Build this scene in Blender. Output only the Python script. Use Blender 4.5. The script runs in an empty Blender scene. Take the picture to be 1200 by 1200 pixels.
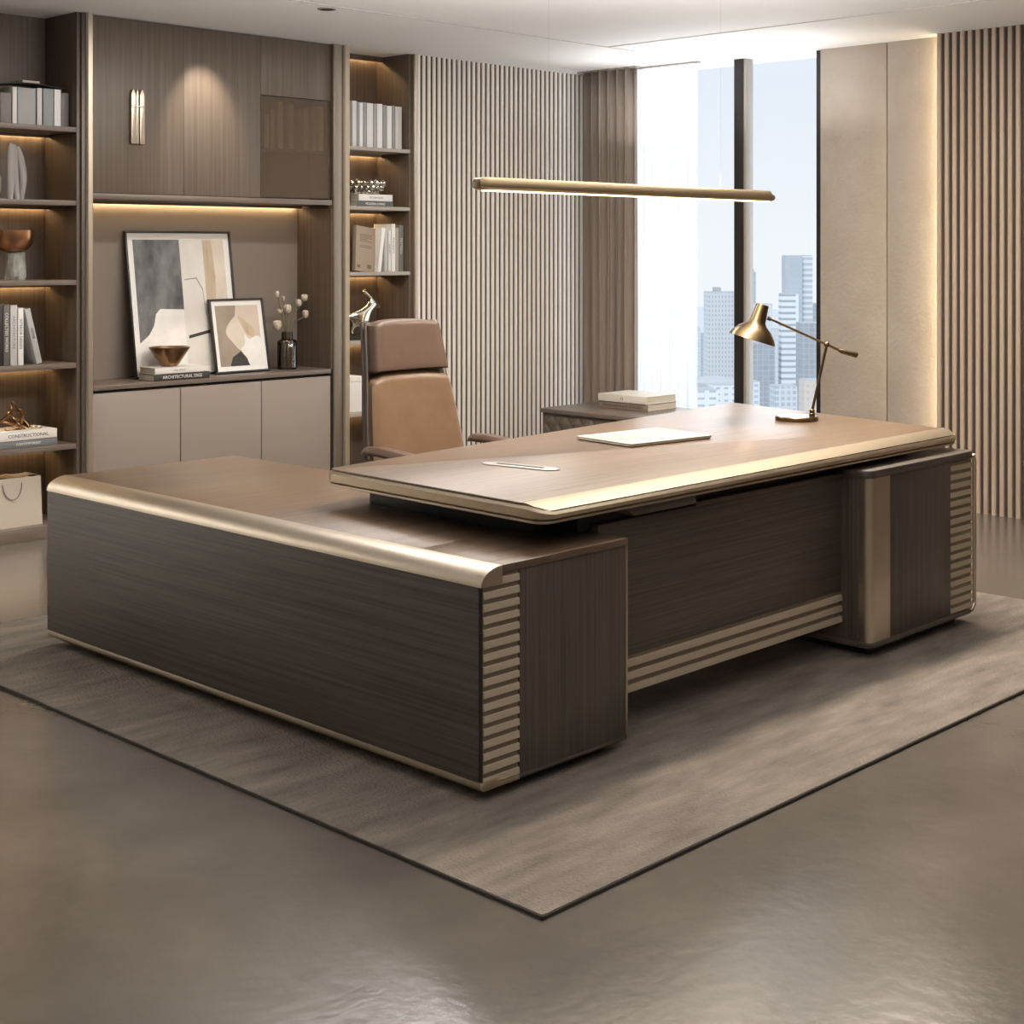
import bpy, bmesh, math, random
from mathutils import Vector, Matrix
random.seed(7)
PI = math.pi
SC = bpy.context.scene
COL = SC.collection

# ---------------------------------------------------------------- camera
FPX, EYE, HOR = 1749.29, 1.56, 292.0
YAW = math.radians(44.181)                      # angle of the view direction from +X
FW = Vector((math.cos(YAW), math.sin(YAW), 0)); RT = Vector((math.sin(YAW), -math.cos(YAW), 0))
cam = bpy.data.cameras.new('camera'); camo = bpy.data.objects.new('camera', cam); COL.objects.link(camo)
camo.location = (0, 0, EYE); camo.rotation_euler = (PI/2, 0, YAW - PI/2)
cam.sensor_width = 36; cam.lens = 36*FPX/1200; cam.shift_y = -(600-HOR)/1200
cam.clip_start = .05; cam.clip_end = 6000
SC.camera = camo

# ---------------------------------------------------------------- exposure, sky, lights
SC.view_settings.view_transform = 'Standard'; SC.view_settings.look = 'None'
SC.view_settings.gamma = 1; SC.view_settings.use_curve_mapping = False
SC.view_settings.exposure = -0.2
w = bpy.data.worlds.new('sky'); SC.world = w; w.use_nodes = True
nt = w.node_tree; nt.nodes.clear()
out = nt.nodes.new('ShaderNodeOutputWorld'); bg = nt.nodes.new('ShaderNodeBackground')
tc = nt.nodes.new('ShaderNodeTexCoord'); sx = nt.nodes.new('ShaderNodeSeparateXYZ'); rp = nt.nodes.new('ShaderNodeValToRGB')
nt.links.new(tc.outputs['Generated'], sx.inputs[0]); nt.links.new(sx.outputs['Z'], rp.inputs[0])
rp.color_ramp.elements[0].position = 0.0; rp.color_ramp.elements[0].color = (.97, .985, 1.0, 1)
rp.color_ramp.elements[1].position = .22; rp.color_ramp.elements[1].color = (.77, .85, .96, 1)
nt.links.new(rp.outputs[0], bg.inputs[0]); bg.inputs[1].default_value = 1.2
nt.links.new(bg.outputs[0], out.inputs[0])

def area(name, loc, sx_, sy_, power, color, rot=(0, 0, 0), spread=180):
    l = bpy.data.lights.new(name, 'AREA'); l.shape = 'RECTANGLE'; l.size = sx_; l.size_y = sy_
    l.energy = power; l.color = color; l.spread = math.radians(spread)
    o = bpy.data.objects.new(name, l); COL.objects.link(o); o.location = loc; o.rotation_euler = rot
    return o
WARM = (1, .84, .66); NEUT = (1, .955, .915)
sun = bpy.data.lights.new('sun', 'SUN'); sun.energy = 1.2; sun.angle = .02; sun.color = (1, .96, .9)
so = bpy.data.objects.new('sun', sun); COL.objects.link(so); so.location = (0, 0, 30); so.rotation_euler = (math.radians(50), 0, math.radians(-70))
area('ceiling_linear_light', (5.55, 3.62, 2.84), 2.6, .22, 158, (1, .87, .72))
area('unseen_fill_light', (1.2, 1.0, 2.84), 3.2, 2.4, 50, NEUT)  # added soft fill on the camera side, lifts floor and desk fronts
area('added_slat_wash', (5.2, 5.9, 2.84), 2.6, .14, 52, NEUT)  # added out-of-view wash that brightens the slats and bookcase fronts
area('added_left_wall_wash', (1.1, 6.7, 2.82), 2.6, .2, 110, (1, .975, .95), (math.radians(35), 0, 0), 120)  # unseen lamp added so a bright left wall reflects in the metal edge
area('window_daylight', (9.3, 6.35, 1.5), 3.4, 3.0, 74, (.93, .96, 1), (PI/2+math.radians(10), 0, PI/2))
area('added_window_uplight', (7.9, 5.9, 2.25), .3, 1.8, 13, (.97, .98, 1), (PI, 0, 0), 170)  # added lamp hanging in mid-air, brightens the ceiling by the window
area('added_ceiling_uplight', (4.52, 3.70, 1.83), 1.6, .03, 160, (1, .975, .96), (PI, 0, 0))  # added just over the pendant bar to brighten the ceiling

# ---------------------------------------------------------------- materials
def mat(name, col, rough=.5, metal=0., col2=None, noise=None, bump=0., bscale=80., spec=.5, ramp=(.35, .65), emis=None, coat=0., det=4., bstretch=None):
    """col/col2 linear RGB blended by a noise with per-axis scale `noise` on object coordinates"""
    m = bpy.data.materials.new(name); m.use_nodes = True
    n = m.node_tree.nodes; l = m.node_tree.links; b = n['Principled BSDF']
    b.inputs['Base Color'].default_value = (*col, 1); b.inputs['Roughness'].default_value = rough
    b.inputs['Metallic'].default_value = metal; b.inputs['Specular IOR Level'].default_value = spec
    b.inputs['Coat Weight'].default_value = coat
    t = n.new('ShaderNodeTexCoord')
    if col2 is not None:
        mp = n.new('ShaderNodeMapping'); mp.inputs['Scale'].default_value = noise
        l.new(t.outputs['Object'], mp.inputs[0])
        ns = n.new('ShaderNodeTexNoise'); ns.inputs['Scale'].default_value = 1; ns.inputs['Detail'].default_value = det
        ns.inputs['Roughness'].default_value = .6
        l.new(mp.outputs[0], ns.inputs[0])
        r = n.new('ShaderNodeValToRGB'); r.color_ramp.elements[0].position, r.color_ramp.elements[1].position = ramp
        r.color_ramp.elements[0].color = (*col, 1); r.color_ramp.elements[1].color = (*col2, 1)
        l.new(ns.outputs[0], r.inputs[0]); l.new(r.outputs[0], b.inputs['Base Color'])
    if bump:
        ns = n.new('ShaderNodeTexNoise'); ns.inputs['Scale'].default_value = bscale; ns.inputs['Detail'].default_value = 3
        src = t.outputs['Object']
        if bstretch:
            mp = n.new('ShaderNodeMapping'); mp.inputs['Scale'].default_value = bstretch; l.new(src, mp.inputs[0]); src = mp.outputs[0]
        l.new(src, ns.inputs[0])
        bp = n.new('ShaderNodeBump'); bp.inputs['Strength'].default_value = bump; bp.inputs['Distance'].default_value = .01
        l.new(ns.outputs[0], bp.inputs['Height']); l.new(bp.outputs[0], b.inputs['Normal'])
    if emis:
        b.inputs['Emission Color'].default_value = (*emis[0], 1); b.inputs['Emission Strength'].default_value = emis[1]
    return m
def thin(name, tint, clear, rough=.02, refl=.1):
    """thin pane or cloth: transparent mixed with a glossy film"""
    m = bpy.data.materials.new(name); m.use_nodes = True
    n = m.node_tree.nodes; l = m.node_tree.links; n.clear()
    o = n.new('ShaderNodeOutputMaterial'); tr = n.new('ShaderNodeBsdfTransparent'); gl = n.new('ShaderNodeBsdfGlossy'); mx = n.new('ShaderNodeMixShader')
    tr.inputs[0].default_value = (*[c*clear for c in tint], 1); gl.inputs[0].default_value = (1, 1, 1, 1); gl.inputs['Roughness'].default_value = rough
    lw = n.new('ShaderNodeLayerWeight'); lw.inputs[0].default_value = refl
    l.new(lw.outputs['Fresnel'], mx.inputs[0]); l.new(tr.outputs[0], mx.inputs[1]); l.new(gl.outputs[0], mx.inputs[2]); l.new(mx.outputs[0], o.inputs[0])
    return m
def frosted(name, tint, film, mixf):
    """smoked pane: part clear, part diffuse film"""
    m = bpy.data.materials.new(name); m.use_nodes = True
    n = m.node_tree.nodes; l = m.node_tree.links; n.clear()
    o = n.new('ShaderNodeOutputMaterial'); tr = n.new('ShaderNodeBsdfTransparent'); df = n.new('ShaderNodeBsdfPrincipled'); mx = n.new('ShaderNodeMixShader')
    tr.inputs[0].default_value = (*tint, 1); df.inputs['Base Color'].default_value = (*film, 1); df.inputs['Roughness'].default_value = .25; mx.inputs[0].default_value = mixf
    l.new(tr.outputs[0], mx.inputs[1]); l.new(df.outputs[0], mx.inputs[2]); l.new(mx.outputs[0], o.inputs[0])
    return m
def sheer_mat():
    m = bpy.data.materials.new('sheer_voile'); m.use_nodes = True
    n = m.node_tree.nodes; l = m.node_tree.links; n.clear()
    o = n.new('ShaderNodeOutputMaterial'); tr = n.new('ShaderNodeBsdfTransparent'); tl = n.new('ShaderNodeBsdfTranslucent'); df = n.new('ShaderNodeBsdfDiffuse')
    a = n.new('ShaderNodeMixShader'); b = n.new('ShaderNodeMixShader')
    tl.inputs[0].default_value = (.97, .97, .97, 1); df.inputs[0].default_value = (.95, .95, .94, 1)
    a.inputs[0].default_value = .35; b.inputs[0].default_value = .55
    l.new(tl.outputs[0], a.inputs[1]); l.new(df.outputs[0], a.inputs[2])
    l.new(tr.outputs[0], b.inputs[1]); l.new(a.outputs[0], b.inputs[2]); l.new(b.outputs[0], o.inputs[0])
    return m
def grid_mat(name, wall, glass, cw, ch, mortar):
    """tower facade: window grid from a brick texture on (x+y, z)"""
    m = bpy.data.materials.new(name); m.use_nodes = True
    n = m.node_tree.nodes; l = m.node_tree.links; b = n['Principled BSDF']; b.inputs['Roughness'].default_value = .6
    t = n.new('ShaderNodeTexCoord'); s = n.new('ShaderNodeSeparateXYZ'); c = n.new('ShaderNodeCombineXYZ'); ad = n.new('ShaderNodeMath')
    br = n.new('ShaderNodeTexBrick'); br.offset = 0; br.squash = 1
    l.new(t.outputs['Object'], s.inputs[0]); l.new(s.outputs[0], ad.inputs[0]); l.new(s.outputs[1], ad.inputs[1])
    l.new(ad.outputs[0], c.inputs[0]); l.new(s.outputs[2], c.inputs[1]); l.new(c.outputs[0], br.inputs[0])
    br.inputs['Scale'].default_value = 1; br.inputs['Brick Width'].default_value = cw; br.inputs['Row Height'].default_value = ch
    br.inputs['Mortar Size'].default_value = mortar; br.inputs['Mortar Smooth'].default_value = 0; br.inputs['Bias'].default_value = 0
    br.inputs['Color1'].default_value = (*glass, 1); br.inputs['Color2'].default_value = (*[min(1, g*1.12) for g in glass], 1); br.inputs['Mortar'].default_value = (*wall, 1)
    l.new(br.outputs['Color'], b.inputs['Base Color'])
    return m

DW1, DW2 = (.066, .056, .048), (.120, .101, .087)        # dark desk veneer
TW1, TW2 = (.105, .069, .043), (.165, .112, .072)          # desk top veneer
M = {}
M['desk_wood_y'] = mat('desk_veneer_lengthwise', DW1, .42, 0, DW2, (14, 1.6, 120), bump=.04, bscale=60)
M['desk_wood_x'] = mat('desk_veneer_crosswise', DW1, .42, 0, (.125, .098, .08), (1.6, 14, 120), bump=.04, bscale=60)
M['desk_wood_z'] = mat('desk_veneer_upright', DW1, .42, 0, (.125, .098, .08), (110, 110, 1.5), bump=.04, bscale=60)
M['top_wood'] = mat('desk_top_veneer', TW1, .32, 0, TW2, (2.0, 60, 10), spec=.6)
M['return_wood'] = mat('return_top_veneer', (.10, .066, .043), .33, 0, (.165, .11, .072), (2.5, 60, 10), spec=.5)
M['dark'] = mat('dark_plinth_lacquer', (.018, .015, .013), .5)
M['gold'] = mat('champagne_metal', (.56, .495, .405), .36, 1.)
M['gold_satin'] = mat('satin_champagne_metal', (.58, .495, .375), .36, 1.)
M['rib'] = mat('ribbed_champagne_panel', (.56, .475, .365), .45, .25)
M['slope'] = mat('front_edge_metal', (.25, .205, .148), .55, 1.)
M['post_dark'] = mat('upright_dark_metal', (.27, .23, .185), .4, .8)  # darker metal tone of the strip beside the champagne upright
M['rib_shade'] = mat('rib_backing_shade', (.23, .18, .13), .5, .2)  # groove shade between the ribs put into the backing colour
M['led_niche'] = mat('niche_led_strip', (1, .8, .5), .5, emis=((1, .72, .40), 42))
M['post'] = mat('upright_champagne_metal', (.50, .44, .36), .36, .9)
M['brass'] = mat('aged_brass', (.185, .128, .07), .26, 1.)
M['bronze'] = mat('brown_bronze', (.30, .17, .085), .3, 1., (.2, .11, .055), (20, 20, 20))
M['copper'] = mat('copper_bowl_metal', (.50, .27, .15), .28, 1.)
M['silver'] = mat('polished_silver', (.72, .68, .60), .15, 1.)
M['case_wood'] = mat('bookcase_walnut_upright', (.075, .054, .039), .45, 0, (.13, .095, .07), (60, 60, 1.1), bump=.03, bscale=40)
M['upper_wood'] = mat('upper_cabinet_walnut', (.098, .074, .055), .45, 0, (.142, .109, .083), (50, 50, .9), bump=.02, bscale=40)
M['shelf'] = mat('shelf_grey_brown', (.13, .10, .08), .4, 0, (.17, .135, .11), (4, 60, 60))
M['shelf_pale'] = mat('shelf_pale_edge', (.34, .30, .26), .4)
M['taupe'] = mat('taupe_lacquer_door', (.27, .225, .19), .45)
M['niche'] = mat('taupe_niche_board', (.205, .168, .138), .6)
M['led'] = mat('warm_led_strip', (1, .8, .5), .5, emis=((1, .68, .34), 34))
M['led_panel'] = mat('wall_led_strip', (1, .85, .6), .5, emis=((1, .78, .48), 26))
M['pend_led'] = mat('pendant_diffuser', (1, .9, .7), .5, emis=((1, .80, .50), 4))
M['slat_pale'] = mat('pale_oak_slat', (.70, .635, .575), .5, 0, (.77, .71, .65), (40, 40, .8))
M['slat_gap'] = mat('slat_backing', (.045, .035, .028), .7)
M['slat_brown'] = mat('brown_oak_slat', (.36, .275, .21), .5, 0, (.44, .345, .27), (40, 40, .8))
M['panel'] = mat('plaster_panel', (.36, .305, .25), .75, 0, (.40, .345, .29), (3, 3, 3), bump=.35, bscale=45)
M['ceil'] = mat('ceiling_paint', (.80, .785, .76), .7)
M['gap_grey'] = mat('ceiling_shadow_gap', (.50, .485, .465), .7)
M['wall'] = mat('wall_paint', (.72, .68, .62), .7)
M['concrete'] = mat('polished_concrete', (.098, .083, .070), .2, 0, (.15, .13, .109), (1.7, 1.7, 1.7), bump=.09, bscale=22, spec=.65, ramp=(.3, .72), det=10)
M['rug'] = mat('taupe_rug_pile', (.15, .13, .11), .95, 0, (.29, .25, .21), (3, 11, 5), bump=1.0, bscale=95, spec=.1, det=12, ramp=(.3, .72))
M['rug_edge'] = mat('rug_dark_binding', (.05, .045, .04), .9)
M['leather'] = mat('tan_leather', (.150, .092, .055), .33, 0, (.172, .108, .067), (6, 6, 6), bump=.08, bscale=220, spec=.3)
M['leather_head'] = mat('brown_leather', (.098, .062, .045), .34, 0, (.115, .075, .055), (6, 6, 6), bump=.08, bscale=220, spec=.3)
M['gunmetal'] = mat('grey_brown_shell', (.10, .082, .07), .4, .3)
M['piping'] = mat('pale_frame_edge', (.62, .56, .49), .35, .6)
M['black'] = mat('black_frame', (.012, .011, .010), .4)
M['white'] = mat('white_mount', (.78, .76, .72), .6)
M['paper'] = mat('page_paper', (.66, .60, .50), .8, 0, (.54, .48, .39), (3, 3, 260))
M['curtain'] = mat('taupe_drape', (.27, .22, .18), .85, 0, (.31, .25, .21), (30, 30, 2), bump=.1, bscale=300)
M['sheer'] = sheer_mat()
M['frame_dark'] = mat('dark_window_aluminium', (.022, .020, .018), .4, .3)
M['glass'] = thin('window_glass', (.97, .985, 1), .97, refl=.12)
M['smoked'] = frosted('smoked_cabinet_glass', (.8, .72, .62), (.16, .125, .095), .42)
M['vase_glass'] = thin('vase_glass', (.86, .84, .80), .93, refl=.3)
M['quilt'] = mat('taupe_quilted_leather', (.115, .09, .07), .5)
M['cred_top'] = mat('sideboard_grey_top', (.15, .12, .10), .3)
M['alu'] = mat('pale_aluminium', (.40, .372, .325), .5, 0., spec=.2)
M['alu_edge'] = mat('aluminium_edge', (.62, .60, .56), .3, .9)
M['grommet'] = mat('pale_brushed_plate', (.42, .40, .37), .4, .5)

# ---------------------------------------------------------------- mesh building
WORLD = {}                                           # name -> matrix of an empty
def P(u, v, x=None, y=None, z=None, d=None):
    """point seen at photo pixel (u, v) on the plane x=, y= or z=, or at depth d"""
    r = FW + RT*((u-600)/FPX) + Vector((0, 0, -(v-HOR)/FPX))
    t = (z-EYE)/r.z if z is not None else x/r.x if x is not None else y/r.y if y is not None else d
    return Vector((0, 0, EYE)) + r*t
class MB:
    def __init__(s): s.v, s.f, s.m = [], [], []
    def add(s, vs, fs, mi=0):
        n = len(s.v); s.v += [Vector(p) for p in vs]; s.f += [[i+n for i in f] for f in fs]; s.m += [mi]*len(fs); return s
    def box(s, x0, x1, y0, y1, z0, z1, mi=0, M4=None):
        vs = [Vector((x, y, z)) for z in (z0, z1) for y in (y0, y1) for x in (x0, x1)]
        if M4 is not None: vs = [M4 @ p for p in vs]
        return s.add(vs, [(0, 2, 3, 1), (4, 5, 7, 6), (0, 1, 5, 4), (2, 6, 7, 3), (0, 4, 6, 2), (1, 3, 7, 5)], mi)
    def prism(s, poly, fn, a, b, mi=0):
        """poly of (p, q); fn(p, q, t) -> xyz; extruded from t=a to t=b"""
        n = len(poly)
        vs = [fn(p, q, a) for p, q in poly] + [fn(p, q, b) for p, q in poly]
        fs = [list(range(n))[::-1], list(range(n, 2*n))] + [(i, (i+1) % n, n+(i+1) % n, n+i) for i in range(n)]
        return s.add(vs, fs, mi)
    def lathe(s, prof, c=(0, 0, 0), n=40, mi=0, M4=None, wob=None, closed=True):
        vs, fs = [], []
        for j, (r, z) in enumerate(prof):
            for i in range(n):
                a = 2*PI*i/n; k = wob(a, j) if wob else 1
                p = Vector((r*k*math.cos(a), r*k*math.sin(a), z))
                vs.append((M4 @ p) if M4 is not None else p + Vector(c))
        for j in range(len(prof)-1):
            for i in range(n): fs.append((j*n+i, j*n+(i+1) % n, (j+1)*n+(i+1) % n, (j+1)*n+i))
        if closed:
            fs.append(list(range(n))[::-1]); k = (len(prof)-1)*n; fs.append(list(range(k, k+n)))
        return s.add(vs, fs, mi)
    def tube(s, pts, r, n=12, mi=0, cyclic=False):
        pts = [Vector(p) for p in pts]; m = len(pts); rs = r if isinstance(r, (list, tuple)) else [r]*m
        vs, fs = [], []; up = None
        for i, p in enumerate(pts):
            if cyclic: t = pts[(i+1) % m]-pts[i-1]
            else: t = pts[min(i+1, m-1)]-pts[max(i-1, 0)]
            t.normalize()
            if up is None: up = t.orthogonal().normalized()
            else: up = (up - t*up.dot(t)).normalized()
            b = t.cross(up)
            vs += [p + (up*math.cos(2*PI*k/n) + b*math.sin(2*PI*k/n))*rs[i] for k in range(n)]
        for i in range(m if cyclic else m-1):
            j = (i+1) % m
            for k in range(n): fs.append((i*n+k, i*n+(k+1) % n, j*n+(k+1) % n, j*n+k))
        if not cyclic: fs += [list(range(n))[::-1], list(range((m-1)*n, m*n))]
        return s.add(vs, fs, mi)
    def grid(s, fn, nu, nv, mi=0, flip=False, wrapu=False):
        vs = [fn(i/nu, j/nv) for j in range(nv+1) for i in range(nu+1)]
        fs = [(j*(nu+1)+i, j*(nu+1)+i+1, (j+1)*(nu+1)+i+1, (j+1)*(nu+1)+i) for j in range(nv) for i in range(nu)]
        if flip: fs = [f[::-1] for f in fs]
        return s.add(vs, fs, mi)
    def sphere(s, c, r, n=16, mi=0, M4=None):
        rr = r if isinstance(r, (tuple, list)) else (r, r, r)
        prof = [(math.sin(PI*k/n), -math.cos(PI*k/n)) for k in range(n+1)]
        prof[0] = (.02, -1); prof[-1] = (.02, 1)
        vs = MB().lathe(prof, n=n)
        return s.add([(M4 @ Vector((p.x*rr[0], p.y*rr[1], p.z*rr[2])) if M4 is not None else Vector((p.x*rr[0], p.y*rr[1], p.z*rr[2]))) + Vector(c) for p in vs.v], vs.f, mi)
    def build(s, name, material, parent=None, bevel=0., seg=2, smooth=35, world=True, subsurf=0):
        me = bpy.data.meshes.new(name)
        vs = s.v
        if parent is not None and world:
            inv = WORLD[parent.name].inverted(); vs = [inv @ p for p in vs]
        me.from_pydata([tuple(p) for p in vs], [], s.f)
        for mt in (material if isinstance(material, (list, tuple)) else [material]): me.materials.append(mt)
        for pl, mi in zip(me.polygons, s.m): pl.material_index = mi
        bm = bmesh.new(); bm.from_mesh(me)
        bmesh.ops.recalc_face_normals(bm, faces=bm.faces)
        if bevel:
            ed = [e for e in bm.edges if len(e.link_faces) == 2 and e.calc_face_angle(0) > math.radians(40)]
            bmesh.ops.bevel(bm, geom=ed, offset=bevel, segments=seg, affect='EDGES', profile=.5, clamp_overlap=True)
        bm.to_mesh(me); bm.free()
        if smooth:
            me.polygons.foreach_set('use_smooth', [True]*len(me.polygons)); me.set_sharp_from_angle(angle=math.radians(smooth))
        o = bpy.data.objects.new(name, me); COL.objects.link(o)
        if subsurf:
            md = o.modifiers.new('smooth', 'SUBSURF'); md.levels = md.render_levels = subsurf
        if parent is not None:
            o.parent = parent; WORLD[o.name] = WORLD[parent.name]
        return o
def tag(o, label=None, cat=None, group=None, kind=None):
    if label: o['label'] = label
    if cat: o['category'] = cat
    if group: o['group'] = group
    if kind: o['kind'] = kind
    return o
def thing(name, label, cat, loc=(0, 0, 0), rz=0, group=None):
    o = bpy.data.objects.new(name, None); COL.objects.link(o); o.empty_display_size = .1
    o.location = loc; o.rotation_euler = (0, 0, rz); WORLD[o.name] = Matrix.Translation(loc) @ Matrix.Rotation(rz, 4, 'Z')
    return tag(o, label, cat, group)
def solo(mb, name, material, loc, label, cat, group=None, rz=0, **k):
    """a thing that is one mesh, its origin at its base"""
    o = mb.build(name, material, **k)
    mw = Matrix.Translation(loc) @ Matrix.Rotation(rz, 4, 'Z')
    o.data.transform(mw.inverted()); o.matrix_world = mw; o.location = loc; o.rotation_euler = (0, 0, rz)
    WORLD[o.name] = mw
    return tag(o, label, cat, group)
def struct(mb, name, material, **k): return tag(mb.build(name, material, **k), kind='structure')
def bx(*a): return MB().box(*a)
def text(name, body, size, material, parent, M4, extrude=.0004):
    """flat lettering lying in the xy plane, placed by M4 (world)"""
    c = bpy.data.curves.new(name, 'FONT'); c.body = body; c.size = size; c.extrude = extrude; c.align_x = 'CENTER'; c.align_y = 'CENTER'; c.resolution_u = 2
    t = bpy.data.objects.new('tmp_text', c); COL.objects.link(t)
    me = bpy.data.meshes.new_from_object(t.evaluated_get(bpy.context.evaluated_depsgraph_get()))
    bpy.data.objects.remove(t); bpy.data.curves.remove(c)
    me.name = name; me.transform(WORLD[parent.name].inverted() @ M4); me.materials.clear(); me.materials.append(material)
    o = bpy.data.objects.new(name, me); COL.objects.link(o); o.parent = parent; WORLD[o.name] = WORLD[parent.name]
    return o
def axes(o, ux, uy, uz):
    m = Matrix.Identity(4)
    for i, c in enumerate((ux, uy, uz)): m.col[i][0:3] = Vector(c)
    m.col[3][0:3] = Vector(o); return m

# ================================================================= SETTING
CZ = 2.86
WX = 8.4                                              # window wall
BY = 7.40                                             # face of the bookcase wall
struct(bx(-3, WX+.3, -3, 7.95, -.2, 0), 'floor', M['concrete'], smooth=0)
mb = bx(-3, WX+.3, -3, 7.95, CZ, CZ+.2)
struct(mb, 'ceiling', M['ceil'], smooth=0)
struct(bx(-3, WX+.3, 7.80, 7.95, 0, CZ), 'wall_back', M['wall'], smooth=0)
struct(bx(-3.15, -3, -3, 7.95, 0, CZ), 'wall_left', M['wall'], smooth=0)
struct(bx(-3.15, WX+.3, -3.15, -3, 0, CZ), 'wall_front', M['wall'], smooth=0)
mb = bx(WX, WX+.3, -3, 5.33, 0, CZ); mb.box(WX, WX+.3, 7.36, 7.95, 0, CZ)
struct(mb, 'wall_right', M['wall'], smooth=0)
# shadow-gap line in the ceiling and a slim drop along the window
struct(bx(2.0, 7.6, 6.24, 6.25, CZ-.004, CZ), 'trim_5', M['gap_grey'], smooth=0)
struct(bx(7.30, 7.31, -2, 6.24, CZ-.004, CZ), 'trim_6', M['gap_grey'], smooth=0)
# window: dark frame, mullion, two panes
win = thing('window_1', None, None, (WX+.06, 6.35, 0)); win['kind'] = 'structure'
mb = bx(WX, WX+.14, 5.33, 5.385, 0, CZ); mb.box(WX, WX+.14, 7.30, 7.36, 0, CZ)
mb.box(WX, WX+.14, 5.33, 7.36, 0, .06)
mb.build('window_frame', M['frame_dark'], win, bevel=.003)
bx(WX+.0, WX+.10, 5.966, 6.042, 0.06, CZ).build('mullion', M['frame_dark'], win, bevel=.003)
bx(WX+.006, WX+.09, 5.945, 5.966, 0.06, CZ).build('glazing_bead', M['shelf_pale'], win, bevel=.002)
bx(WX+.05, WX+.058, 5.385, 5.955, .06, CZ).build('pane', M['glass'], win, smooth=0)
bx(WX+.05, WX+.058, 6.045, 7.30, .06, CZ).build('pane', M['glass'], win, smooth=0)

# pale slat cladding of the back wall
mb = bx(6.70, WX, BY+.012, BY+.08, 0, CZ, 1)
x = 6.712
while x < WX-.04:
    mb.prism([(0, .012), (0, .004), (.004, 0), (.022, 0), (.026, .004), (.026, .012)], lambda p, q, t, x=x: (x+p, BY+q, t), 0, CZ)
    x += .0468
struct(mb, 'trim_1', [M['slat_pale'], M['slat_gap']], smooth=0)
# brown slat cladding of the right wall
SX = 8.24; SY1 = 4.44
mb = bx(SX+.02, WX, -3, SY1, 0, CZ, 1)
y = SY1-.03
while y > -2.9:
    mb.prism([(0, .02), (0, .005), (.005, 0), (.023, 0), (.028, .005), (.028, .02)], lambda p, q, t, y=y: (SX+q, y+p, t), 0, CZ)
    y -= .0500
struct(mb, 'trim_2', [M['slat_brown'], M['slat_gap']], smooth=0)
# plaster panels beside the window
struct(bx(WX-.03, WX, 4.852, 5.335, 0, CZ), 'trim_3', M['panel'], bevel=.004)
struct(bx(WX-.03, WX, 4.44, 4.846, 0, CZ), 'trim_4', M['panel'], bevel=.004)
t = thing('wall_light', 'warm vertical light strip in the gap beside the brown slats, washing the plaster panel', 'light strip', (8.32, 4.452, 0))
bx(8.31, 8.33, 4.442, 4.452, .02, CZ-.02).build('light_strip', M['led_panel'], t, smooth=0)

# ================================================================= DESK
desk = thing('executive_desk', 'large dark wood executive desk with champagne metal edges and a long side return', 'desk', (4.4, 4.0, .012))
RX0, RX1, RY0, RY1, RZ0, RZ1 = 2.918, 3.559, 2.962, 5.37, .045, .668
RXF = 3.80
# --- return cabinet on the left
ret = bx(RX0+.086, RXF-.03, 3.42, RY1, RZ0+.028, RZ1-.022).build('return_cabinet', M['desk_wood_y'], desk, bevel=.002)
bx(RX0+.0005, RX0+.085, RY0+.006, RY1, RZ0+.028, RZ1-.0525).build('side_panel', M['desk_wood_y'], ret, bevel=.0015)
bx(RX0+.16, RX1-.008, RY0, 3.419, RZ0+.012, RZ1-.022).build('front_panel', M['desk_wood_z'], ret, bevel=.002)
mb = bx(RX0+.085, RXF, 3.30, RY1, RZ1-.022, RZ1); mb.box(RX0+.085, RX1, RY0-.004, 3.30, RZ1-.022, RZ1)
mb.build('return_top', M['return_wood'], ret, bevel=.002)
R = .085                                              # bullnose of the champagne edge
prof = [(RX0+R, RZ1)] + [(RX0+R-R*math.sin(a), RZ1-.052*(1-math.cos(a))) for a in [PI/2*k/10 for k in range(1, 11)]] + [(RX0+R, RZ1-.052)]
MB().prism(prof, lambda p, q, t: (p, t, q), RY0-.006, RY1+.004).build('edge_trim', M['gold'], ret, smooth=50)
tag(bx(RX0+.004, RX0+.014, RY0+.002, RY0+.006, RZ0+.028, RZ1-.06).build('shadow_gap', M['dark'], ret, smooth=0))
prof = [(RX0, RZ0+.027), (RX0, RZ0+.012), (RX0+.012, RZ0), (RX0+.07, RZ0), (RX0+.07, RZ0+.027)]
MB().prism(prof, lambda p, q, t: (p, t, q), RY0-.004, RY1).box(RX0+.069, RX0+.158, RY0-.004, RY0+.03, RZ0, RZ0+.014).build('bottom_trim', M['gold_satin'], ret, bevel=.002)
bx(RX0+.159, RX1, RY0, 3.42, RZ0, RZ0+.012).build('bottom_rail', M['desk_wood_x'], ret, bevel=.002)
bx(RX1-.008, RX1+.002, RY0-.002, RY0+.03, RZ0+.012, RZ1-.022).build('corner_trim', M['gold_satin'], ret, bevel=.002)
bx(RX0+.16, RX1-.06, RY0+.05, RY1-.1, .013, RZ0).build('plinth', M['dark'], ret, smooth=0)
def ribs(parent, x0, x1, yf, z0, z1, n, depth=.012, up=.62, name='ribbed_panel', material=None):
    """horizontal fluted panel facing -y; each rib slopes out then tucks back under"""
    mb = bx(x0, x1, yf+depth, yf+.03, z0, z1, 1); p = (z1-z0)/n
    for k in range(n):
        z = z0+k*p+p*.06
        mb.prism([(yf+depth, z), (yf+.0025, z), (yf, z+.003), (yf+depth*.25, z+p*.56), (yf+depth*.5, z+p*.60), (yf+depth, z+p*.60)], lambda q, w_, t: (t, q, w_), x0, x1)
    return mb.build(name, [material or M['rib'], M['rib_shade']], parent, smooth=0)
ribs(ret, RX0+.015, RX0+.158, RY0-.004, RZ0+.012, RZ1-.022, 17, .0075)

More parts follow.
